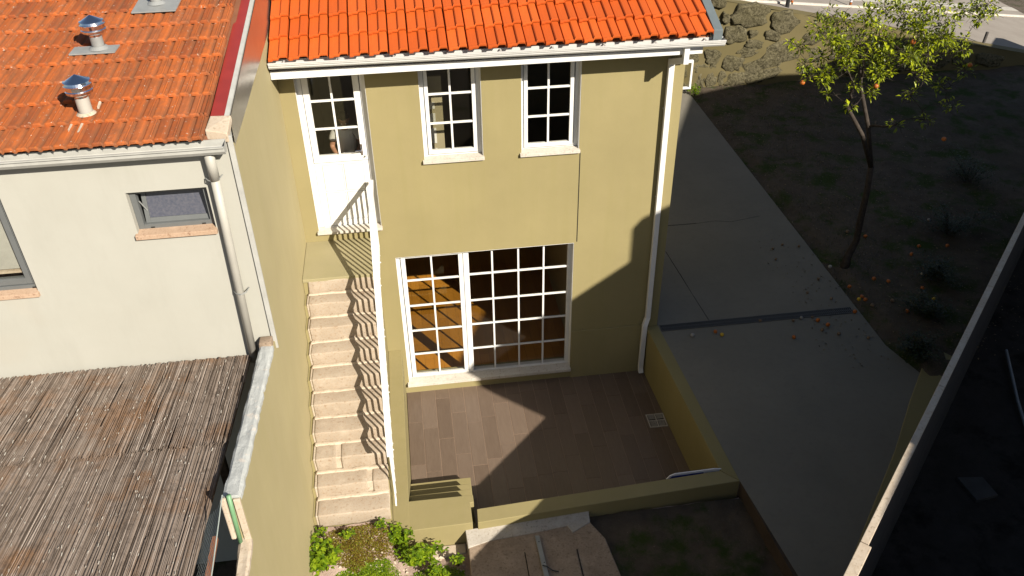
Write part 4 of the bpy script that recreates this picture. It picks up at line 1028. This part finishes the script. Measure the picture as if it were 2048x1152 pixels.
solo(q, 'stump_post', 'greywall', 'short grey post at the edge of the sunlit road, far right', 'post', (13.64, 8.5, roadz(13.64)))

# ------------------------------------------------------------------ RIGHT BOUNDARY WALL
bwall = thing('block_boundary_wall', 'long grey boundary wall with pale coping running diagonally on the right', 'wall', (5.5, -3.3, .4))
def wl(x): return -5.733+1.0215*(x-3.118)
nrm = Vector((-1.024, 1)).normalized()
def wallseg(x0, x1, z0, z1, a, b):       # a,b: offsets along the normal (towards the driveway is +)
    p = [(x0+nrm.x*a, wl(x0)+nrm.y*a), (x1+nrm.x*a, wl(x1)+nrm.y*a), (x1+nrm.x*b, wl(x1)+nrm.y*b), (x0+nrm.x*b, wl(x0)+nrm.y*b)]
    return [(x, y, z0) for x, y in p]+[(x, y, z1) for x, y in p]
q = MB(); q.hexa(wallseg(1.6, 10.5, .1, 2.94, -.052, -.006)); part(q, 'wall_body', 'greywall', bwall)
xs = [1.6, 2.5, 3.40, 4.9, 6.25, 7.6, 9.0, 10.5]
for a, b in zip(xs[:-1], xs[1:]):
    q = MB(); q.hexa(wallseg(a, b-.006, 2.94, 2.98, -.060 if a > 3.3 else -.085, 0.0)); part(q, 'coping_stone', 'signwhite' if 0 else 'mortar', bwall, bevel=.004)
# plaster footing curb on the driveway side
q = MB(); q.slab([(3.9, -4.75), (4.311, -4.303), (5.082, -3.42), (5.673, -2.745), (6.284, -1.968), (6.68, -1.497), (7.1, -1.0), (7.35, -1.39), (3.6, -5.22)][::-1], .3, DZ+.012)
part(q, 'footing', 'olive_dark', bwall, bevel=.01)
# things in the yard on the right
q = MB(); q.tube([(8.35, -.95, .52), (7.9, -1.9, .5), (7.55, -2.75, .48)], .02, 8)
solo(q, 'metal_pole', 'zinc', 'thin grey pole lying on the dark yard behind the boundary wall', 'pole', (7.9, -1.9, .5))
q = MB(); q.slab([(6.42, -2.98), (6.72, -3.02), (6.74, -3.30), (6.45, -3.34)][::-1], .42, .47)
solo(q, 'paving_slab', 'dullslab', 'square grey paving slab lying in the dark yard at the foot of the boundary wall', 'slab', (6.58, -3.16, .42), bevel=.006)

# ------------------------------------------------------------------ LOWER GARDEN: slab, bar
cs_ = thing('concrete_slab', 'old rough concrete slab with a cement edge in front of the patio wall', 'slab', (1.3, -3.4, .5))
q = MB(); q.slab([(.545, -3.64), (.60, -3.9), (.62, -6.0), (2.2, -6.0), (2.10, -3.90), (2.04, -3.38), (1.93, -3.16), (1.90, -3.03), (.56, -3.10)], .3, .655); part(q, 'slab_body', 'slab', cs_, bevel=.012)
q = MB(); q.slab([(.55, -3.30), (.80, -3.235), (1.3, -3.20), (1.66, -3.16), (1.70, -3.26), (1.92, -3.15), (1.93, -3.005), (.54, -3.078)], .3, [.664]*6+[.70, .69]); part(q, 'cement_fillet', 'cement', cs_, bevel=.006)
q = MB(); q.slab([(1.15, -3.44), (1.16, -6), (1.72, -6), (1.69, -3.49)][::-1], .655, .662); part(q, 'hatch_cover', 'slab', cs_, bevel=.002)
q = MB(); q.box(1.14, 1.15, -6, -3.44, .652, .6605); q.box(1.70, 1.71, -6, -3.48, .652, .6605); part(q, 'hatch_gap', 'dark', cs_)
q = MB(); q.slab([(1.283, -3.262), (1.33, -3.268), (1.36, -4.1), (1.305, -4.1)][::-1], .664, .69)
fb = solo(q, 'metal_flat_bar', 'zinc', 'flat grey metal bar with holes lying on the concrete slab', 'bar', (1.32, -3.6, .664), bevel=.002)
for y in (-3.35, -3.62):
    c = MB(); c.tube([(1.31+(-.05*(y+3.3)), y, .6905), (1.31+(-.05*(y+3.3)), y, .6915)], .007, 10); part(c, 'hole', 'black', fb)
q = MB(); q.tube([(1.30, -3.66, .70), (1.34, -3.68, .705), (1.40, -3.72, .675), (1.46, -3.74, .67)], .006, 6)
solo(q, 'black_cable', 'black', 'short black cable looped over the flat metal bar', 'cable', (1.38, -3.7, .68))

# ------------------------------------------------------------------ VEGETATION
def leafv(q, p, d, l, wd, up, fold=.25):
    d = d.normalized(); s = d.cross(up)
    if s.length < 1e-3: s = Vector((1, 0, 0))
    s.normalize(); n = s.cross(d)
    a = p; b = p+d*l*.45+s*wd*.5+n*wd*fold; c = p+d*l*.45-s*wd*.5+n*wd*fold; m = p+d*l*.5; e = p+d*l-n*l*.12
    o = len(q.v); q.v += [a, b, m, c, e]; q.f += [[o, o+1, o+2], [o, o+2, o+3], [o+1, o+4, o+2], [o+2, o+4, o+3]]; q.mi += [0]*4
def rdir(rg, zb=0):
    v = Vector((rg.gauss(0, 1), rg.gauss(0, 1), rg.gauss(0, 1)+zb)); return v.normalized()
# orange tree
RT = random.Random(21)
tr = thing('orange_tree', 'sparse orange tree with twiggy sunlit crown growing beside the driveway', 'tree', (6.845, 1.03, .8))
trunk = [(6.79, .95, .75), (6.86, 1.04, .95), (6.97, 1.10, 1.2), (6.90, 1.02, 1.6), (6.86, .98, 2.1), (6.80, .95, 2.55)]
q = MB(); q.tube(trunk, [.075, .055, .05, .048, .044, .04], 12)
part(q, 'trunk', 'bark', tr, smooth=True)
fork = Vector(trunk[-1])
C0 = Vector((0.3277, -9.1458, 8.2533)); from math import sin, cos, radians
Rm = camo.rotation_euler.to_matrix()
def ptile(u, v, y):
    d = Rm @ Vector(((u-1024)/1699.54, -(v-576)/1699.54, -1)); t = (y-C0.y)/d.y; return C0+d*t
# crown: clusters at chosen spots in the crown's volume (x, y, z, radius, leaves)
spots = []
for (u, v, y, r, n) in [(1640, 55, .9, .17, 60), (1600, 95, .5, .10, 26), (1665, 75, .3, .13, 45), (1690, 45, 1.4, .16, 50), (1740, 30, .9, .17, 60), (1770, 15, 1.6, .2, 60), (1720, 85, 1.0, .16, 50), (1760, 60, .4, .14, 40),
    (1800, 25, 1.0, .18, 60), (1845, 20, 1.5, .18, 55), (1880, 10, .8, .15, 45), (1925, 20, .9, .12, 45), (1955, 12, 1.1, .10, 35), (1960, 38, .8, .09, 35), (1985, 22, 1.0, .08, 22), (1900, 45, .7, .12, 40), (1870, 50, 1.4, .16, 50),
    (1825, 55, .7, .12, 40), (1838, 60, .2, .11, 34), (1850, 80, 1.0, .12, 34), (1800, 90, 1.2, .14, 44), (1760, 100, .9, .13, 40), (1610, 130, .4, .08, 24), (1615, 150, .3, .08, 24), (1645, 160, .2, .07, 20), (1660, 145, .25, .08, 26), (1655, 188, .15, .05, 14),
    (1690, 110, .5, .12, 34), (1640, 115, 1.0, .13, 34), (1815, 115, .1, .09, 26), (1825, 108, .15, .06, 16), (1757, 150, .0, .07, 20), (1745, 180, -.05, .06, 16), (1740, 188, .0, .05, 12), (1702, 215, -.1, .05, 11), (1580, 85, .45, .05, 10), (1665, 30, 1.2, .14, 30),
    (1785, 120, 1.6, .14, 36), (1860, 110, 1.5, .14, 36), (1900, 95, 1.6, .13, 30), (1930, 75, .9, .07, 14), (1720, 130, 1.6, .14, 36), (1840, 150, 1.2, .15, 30), (1880, 170, 1.4, .15, 30), (1900, 210, 1.2, .13, 24), (1820, 190, 1.2, .13, 22), (1930, 140, 1.5, .14, 24), (1850, 240, .8, .12, 18), (1790, 250, .7, .10, 14)]:
    spots.append((ptile(u, v, y), r, n, v))
for k in range(32):      # fill clusters through the crown's volume
    a_ = RT.choice(spots[:44]); b_ = RT.choice(spots)
    p_ = a_[0].lerp(b_[0], RT.uniform(.1, .6))+rdir(RT)*.15
    spots.append((p_, RT.uniform(.09, .15), RT.randint(20, 44), 0))
q = MB(); tw = MB()
nodes = [fork.copy()]; rad = [.040]
for m_, r_ in ((ptile(1690, 205, .8), .032), (ptile(1722, 175, 1.2), .032)):
    mid = fork.lerp(m_, .5)+rdir(RT)*.05; q.tube([fork, mid, m_], [.036, r_*.9, r_*.75], 8); nodes += [mid, m_]; rad += [r_*.8, r_*.7]
for (p, r, n, v) in sorted(spots, key=lambda a: (a[0]-fork).length):
    i = min(range(len(nodes)), key=lambda k: (nodes[k]-p).length+.25*max(0, nodes[k].z-p.z))
    b0 = nodes[i]; r0 = rad[i]; L0 = (p-b0).length
    pts = [b0]; 
    for t in (.3, .62): pts.append(b0.lerp(p, t)+rdir(RT)*L0*.10+Vector((0, 0, .05*L0)))
    pts.append(p); r1 = max(.0035, r0*.55); q.tube(pts, [r0*.8, r0*.7, r1*1.1, r1], 6)
    nodes += pts[1:]; rad += [r0*.68, r1*1.05, r1]
    for k in range(int(4+r*40)):
        a = pts[RT.randint(1, 3)]; d = rdir(RT, .2)*r*RT.uniform(.5, 1.5); tw.tube([a, a+d*.5+rdir(RT)*.02, a+d], [.003, .0022, .0014], 4, cap=False)
    for k in range(int(3+r*20)):
        a = p+rdir(RT)*r*.6; d = Vector((RT.gauss(0, .6), RT.gauss(0, .5), RT.gauss(-.2, .6))); tw.tube([a, a+d*r*.9, a+d*r*1.3+rdir(RT)*.05], [.0035, .0026, .0014], 4, cap=False)
part(q, 'limb', 'bark', tr, smooth=True)
tag(part(tw, 'twigs', 'bark', tr), kind='stuff')
q = MB()
for (p, r, n, v) in spots:
    n = int(n*1.6)
    for k in range(n):
        o = rdir(RT)*r*RT.random()**.5; o.z *= .8
        leafv(q, p+o, (o.normalized()+rdir(RT, .1)*.9), RT.uniform(.05, .09), RT.uniform(.026, .042), Vector((0, 0, 1)))
tag(part(q, 'leaves', 'leaf', tr), kind='stuff')
def fruit(c, r, sc_=1): return blob(c, r, r, r*.93, None, 14, 10)
for (u, v, y) in [(1826, 84, .2), (1752, 172, -.05), (1605, 165, .3), (1940, 130, 1.2), (1888, 278, .5)]:
    part(fruit(ptile(u, v, y), .032), 'orange_fruit', 'orange', tr, smooth=True)
# fallen fruit (shared meshes)
fm_ = {}
for nm, mat in (('orange', 'orange'), ('lemonish', 'lemon'), ('dry', 'dryfruit'), ('pale', 'palefruit')):
    fm_[nm] = fruit((0, 0, 0), .03).mesh('fallen_fruit', mat, smooth=True)
def gpt(u, v, z):
    d = Rm @ Vector(((u-1024)/1699.54, -(v-576)/1699.54, -1)); t = (z-C0.z)/d.z; return C0+d*t
def ff(u, v, kind, label, grp, s=1, z=DZ):
    p = gpt(u, v, z+.026*s); o = put(fm_[kind], 'fallen_fruit', None, p, (RT.random()*3, RT.random()*3, 0), (s, s, s*.92)); tag(o, label, 'fruit', grp)
ff(1385, 670, 'pale', 'pale mouldy fruit on the driveway, nearest to the house downpipe', 'fallen fruit')
ff(1431, 663, 'orange', 'dull orange fruit touching the yellow one just below the drain channel', 'fallen fruit', .95)
ff(1444, 669, 'lemonish', 'bright yellow fruit on the driveway just below the drain channel', 'fallen fruit', .95)
ff(1588, 674, 'orange', 'single orange fruit lying farthest down the dark driveway', 'fallen fruit')
for (u, v, k, s) in [(1521, 641, 'dry', .8), (1587, 641, 'dry', .8), (1603, 635, 'pale', .8), (1625, 634, 'dry', .7), (1636, 640, 'orange', 1.05), (1656, 649, 'orange', 1.05), (1645, 659, 'dry', .9), (1678, 667, 'dry', .9), (1710, 623, 'orange', 1), (1737, 675, 'dry', .8)]:
    ff(u, v, k, {'orange': 'orange fruit lying along the right end of the drain channel', 'dry': 'dark shrivelled fruit lying near the drain channel', 'pale': 'pale withered fruit beside the drain channel near the orange ones'}[k], 'fallen fruit', s)
for (u, v) in [(1546, 497), (1565, 489), (1552, 518), (1598, 492), (1615, 585), (1637, 557), (1663, 597)]:
    ff(u, v, 'dry', 'dark shrivelled fruit on the driveway above the drain channel', 'fallen fruit', .75)
for (u, v, k) in [(1699, 573, 'orange'), (1748, 557, 'orange'), (1777, 562, 'orange'), (1731, 599, 'orange'), (1724, 593, 'orange'), (1745, 610, 'dry'), (1718, 598, 'lemonish'), (1815, 622, 'orange'), (1868, 598, 'lemonish'), (1845, 576, 'orange'), (1785, 601, 'dry'), (1895, 491, 'orange'), (1838, 492, 'orange'), (1731, 472, 'orange'), (1695, 463, 'dry'), (1660, 533, 'pale'), (1823, 508, 'orange'), (1858, 440, 'pale'), (1845, 548, 'pale')]:
    ff(u, v, k, {'orange': 'orange fruit lying in the garden bed under the orange tree', 'lemonish': 'yellow fruit lying in the garden bed under the orange tree', 'dry': 'dark shrivelled fruit in the garden bed under the orange tree', 'pale': 'pale withered fruit in the garden bed under the orange tree'}[k], 'fallen fruit in the garden bed', 1, DZ+.03)
# garden grass and ground cover
RG = random.Random(5)
def gz(x, y): return DZ-.03+.05*nz(x, y, 1.3)+.03*nz(x, y, 5, 3)+(.05 if x > 6.7 else 0)
q = MB()
k = 0
while k < 15000:
    x = 6.53+abs(RG.gauss(0, 1))*2.2 if RG.random() < .6 else RG.uniform(6.53, 12); y = RG.uniform(-1.2, 8.2)
    if nz(x, y, 1.1, 7) < -.02: 
        if RG.random() < .9: k += 1; continue
    z = gz(x, y); h = RG.uniform(.015, .05); a = RG.random()*6.28; wd = .004
    d = Vector((cos(a)*h*.5, sin(a)*h*.5, h)); s = Vector((-sin(a), cos(a), 0))*wd
    o = len(q.v); p = Vector((x, y, z-.005)); q.v += [p-s, p+s, p+d]; q.f.append([o, o+1, o+2]); q.mi.append(0); k += 1
struct(q, 'grass', 'grass', kind='stuff')
q = MB(); RL = random.Random(77)
for k in range(2600):
    x = RL.uniform(6.5, 10.5); y = RL.uniform(-1.4, 8.0)
    if RL.random() < .12 and y < 2: x = RL.uniform(5.6, 6.5)
    z = (gz(x, y)+.012) if x > 6.52 else DZ+.006; L_ = RL.uniform(.02, .045)
    leafv(q, Vector((x, y, z)), Vector((RL.gauss(0, 1), RL.gauss(0, 1), RL.uniform(-.1, .25))), L_, L_*.55, Vector((0, 0, 1)), .2)
struct(q, 'leaf_litter', 'litter', kind='stuff')
def shrub(name, label, cat, c, rx, ry, h, n, mat, l=(.03, .06), grp=None, seed=0, stems=8, wdf=.55):
    rg = random.Random(seed); s = thing(name, label, cat, c, grp); q = MB(); st_ = MB(); c = Vector(c)
    for i in range(stems):
        a = rg.random()*6.28; e = c+Vector((cos(a)*rx*rg.random(), sin(a)*ry*rg.random(), h*rg.uniform(.5, 1)))
        st_.tube([c+Vector((cos(a)*.02, sin(a)*.02, -.02)), c.lerp(e, .5)+rdir(rg)*.02, e], [.005, .004, .002], 5, cap=False)
        for k in range(n//stems):
            t = rg.uniform(.35, 1.05); p = c.lerp(e, t)+rdir(rg)*max(rx, ry)*.30*rg.random()
            p.z = max(p.z, c.z+.005)
            L_ = rg.uniform(*l); leafv(q, p, Vector((rg.gauss(0, 1), rg.gauss(0, 1), rg.uniform(-.2, .5))), L_, L_*wdf, Vector((0, 0, 1)), .15)
    part(st_, 'stem', 'bark', s); tag(part(q, 'leaves', mat, s), kind='stuff'); return s
WG = 'weeds in the planting soil'
for (lab, c, rx, ry, h, n, l, sd) in [
    ('bright green broad leaved weed in front of the narrow stair kerb', (-.20, -3.15, .64), .17, .10, .26, 380, (.035, .065), 1),
    ('largest bright green weed, at the left below the patio steps platform', (-.02, -3.28, .54), .31, .17, .32, 720, (.04, .07), 2),
    ('tall green weed growing against the party wall at the bottom of the picture', (-.95, -3.48, .82), .19, .24, .32, 620, (.045, .08), 3),
    ('small green weed at the foot of the lowest granite step', (-.36, -3.09, .90), .07, .04, .12, 80, (.035, .055), 4),
    ('small green weed beside the left edge of the concrete slab', (.42, -3.36, .50), .09, .08, .16, 120, (.035, .055), 5),
    ('low green weed at the bottom of the picture near the concrete slab', (.24, -3.54, .50), .22, .13, .22, 340, (.035, .06), 6),
    ('small leafy weed in the left corner under the granite steps', (-.97, -3.09, .90), .07, .05, .11, 70, (.03, .045), 9),
    ('low weed in the middle of the soil under the granite steps', (-.70, -3.16, .90), .08, .06, .10, 80, (.03, .05), 10)]:
    shrub('weed_plant', lab, 'plant', c, rx, ry, h, n, 'leaf_weed', l, seed=sd, grp=WG)
def cover(name, cx, cy, rx, ry, n, mat, seed, zoff=0):
    rg = random.Random(seed); q = MB()
    for k in range(n):
        a = rg.random()*6.28; r = rg.random()**.6; x = cx+cos(a)*rx*r*(1+.3*nz(a, seed, 2)); y = cy+sin(a)*ry*r
        if y > -3.02 or x < -1.05: continue
        p = Vector((x, y, soilz(x, y)+rg.uniform(0, .05)*(1-r)+.004)); L_ = rg.uniform(.012, .026)
        leafv(q, p, Vector((rg.gauss(0, 1), rg.gauss(0, 1), rg.uniform(.0, .8))), L_, L_*.6, Vector((0, 0, 1)), .1)
    return struct(q, name, mat, kind='stuff')
cover('reddish_ground_cover', -.62, -3.22, .40, .24, 5600, 'leaf_moss', 12)
cover('reddish_ground_cover', -.62, -3.42, .10, .14, 700, 'leaf_moss', 13)
cover('green_ground_cover', -.34, -3.60, .52, .20, 7500, 'leaf_weed', 14)
cover('green_ground_cover', .20, -3.52, .32, .17, 2600, 'leaf_weed', 15)
# pale dead straw and stones in the soil
q = MB(); rg = random.Random(8)
for k in range(260):
    x = rg.uniform(-1.0, .5); y = rg.uniform(-4.0, -3.08); z = soilz(x, y)+.006; s = rg.uniform(.006, .02)
    q.add([(x-s, y-s*.7, z-s*.6), (x+s, y-s*.5, z-s*.6), (x+s*.8, y+s*.7, z-s*.6), (x-s*.7, y+s*.8, z-s*.6), (x-s*.5, y-s*.4, z+s*.5), (x+s*.6, y-s*.3, z+s*.4), (x+s*.4, y+s*.5, z+s*.5), (x-s*.4, y+s*.4, z+s*.4)], [(4, 5, 6, 7), (0, 1, 5, 4), (1, 2, 6, 5), (2, 3, 7, 6), (3, 0, 4, 7)])
struct(q, 'pebbles', 'mortar', kind='stuff')
# bushes in the garden, ivy by the walls
for (x, y, rx, h, n, sd, lab) in [(6.85, -1.15, .30, .25, 420, 31, 'dark low bush beside the end of the driveway, next to the boundary wall'), (7.35, -.45, .35, .3, 500, 32, 'dark bush against the boundary wall, just above the end of the driveway'),
    (8.0, .55, .45, .35, 560, 33, 'dark reddish bush against the boundary wall in the middle of the garden bed'), (8.9, 1.6, .5, .45, 560, 34, 'large dark bush near the boundary wall, under the right side of the orange tree'), (10.2, 3.2, .6, .5, 560, 35, 'dark bush farthest back along the boundary wall')]:
    shrub('garden_bush', lab, 'bush', (x, y, DZ), rx*1.2, rx*1.2, h, int(n*1.8), 'leaf_dark', (.03, .06), 'dark bushes along the boundary wall', sd, 14)
shrub('wall_plant', 'small bright green plant at the foot of the rubble stone wall', 'plant', (6.62, 7.85, DZ), .22, .14, .2, 240, 'leaf_weed', (.03, .06), seed=41)
for (x, y, sd) in [(4.2, -4.0, 51)]: pass

# ------------------------------------------------------------------ UNSEEN NEIGHBOUR BUILDINGS, outlines cut to cast the long shadows
nb = thing('gabled_shadow_caster', 'unseen gabled neighbouring building behind the viewpoint, outline shaped to cast the shadow', 'building', (9, -10, 0))
GP = [(5.2, 3.0), (5.2, 7.0), (5.9, 7.24), (6.03, 7.34), (6.48, 7.35), (6.72, 7.46), (7.14, 7.68), (7.25, 7.82), (7.5, 7.98), (8.09, 8.33), (8.66, 8.62), (9.29, 8.94), (8.98, 9.48), (8.80, 9.93), (10.15, 10.9), (11.0, 11.50), (11.0, 12.08), (11.35, 12.24), (13.0, 12.4), (13.0, 3.0)]
q = MB(); q.xz([(x-1.95, z-2.37) for x, z in GP], -9.2, -9.0)  # thin unseen wall, its outline traced back from the shadow edges
part(q, 'gable_shadow_wall', 'wallfar', nb)
q = MB(); q.box(8.4, 11.0, -15, -9.201, .3, 7.4); part(q, 'caster_body', 'wallfar', nb)
nb2 = thing('tall_shadow_caster', 'unseen tall neighbouring building to the right, outline shaped to cast the shadow', 'building', (15, -6, 0))
q = MB(); q.yz([(5.9, .3), (5.9, 3.45), (3.0, 5.82), (2.24, 6.07), (.73, 6.85), (-.18, 7.6), (-3.7, 9.9), (-10, 12.0), (-13.6, 12.9), (-16.5, 13.9), (-22, 14.0), (-22, .3)], 14.0, 14.4)  # unseen wall with its top edge shaped by the shade on driveway and garden
part(q, 'shadow_outline_wall', 'wallfar', nb2)
q = MB(); q.yz([(5.6, .3), (5.6, 4.05), (3.0, 5.43), (1.6, 6.85), (-1.6, 9.4), (-4, 9.6), (-4, .3)], 17.0, 17.3); part(q, 'shadow_extension_wall', 'wallfar', nb2)  # unseen extra wall, added to extend the shade towards the road
q = MB(); q.box(14.401, 19, -22, -4.001, .3, 9.0); part(q, 'caster_body', 'wallfar', nb2)
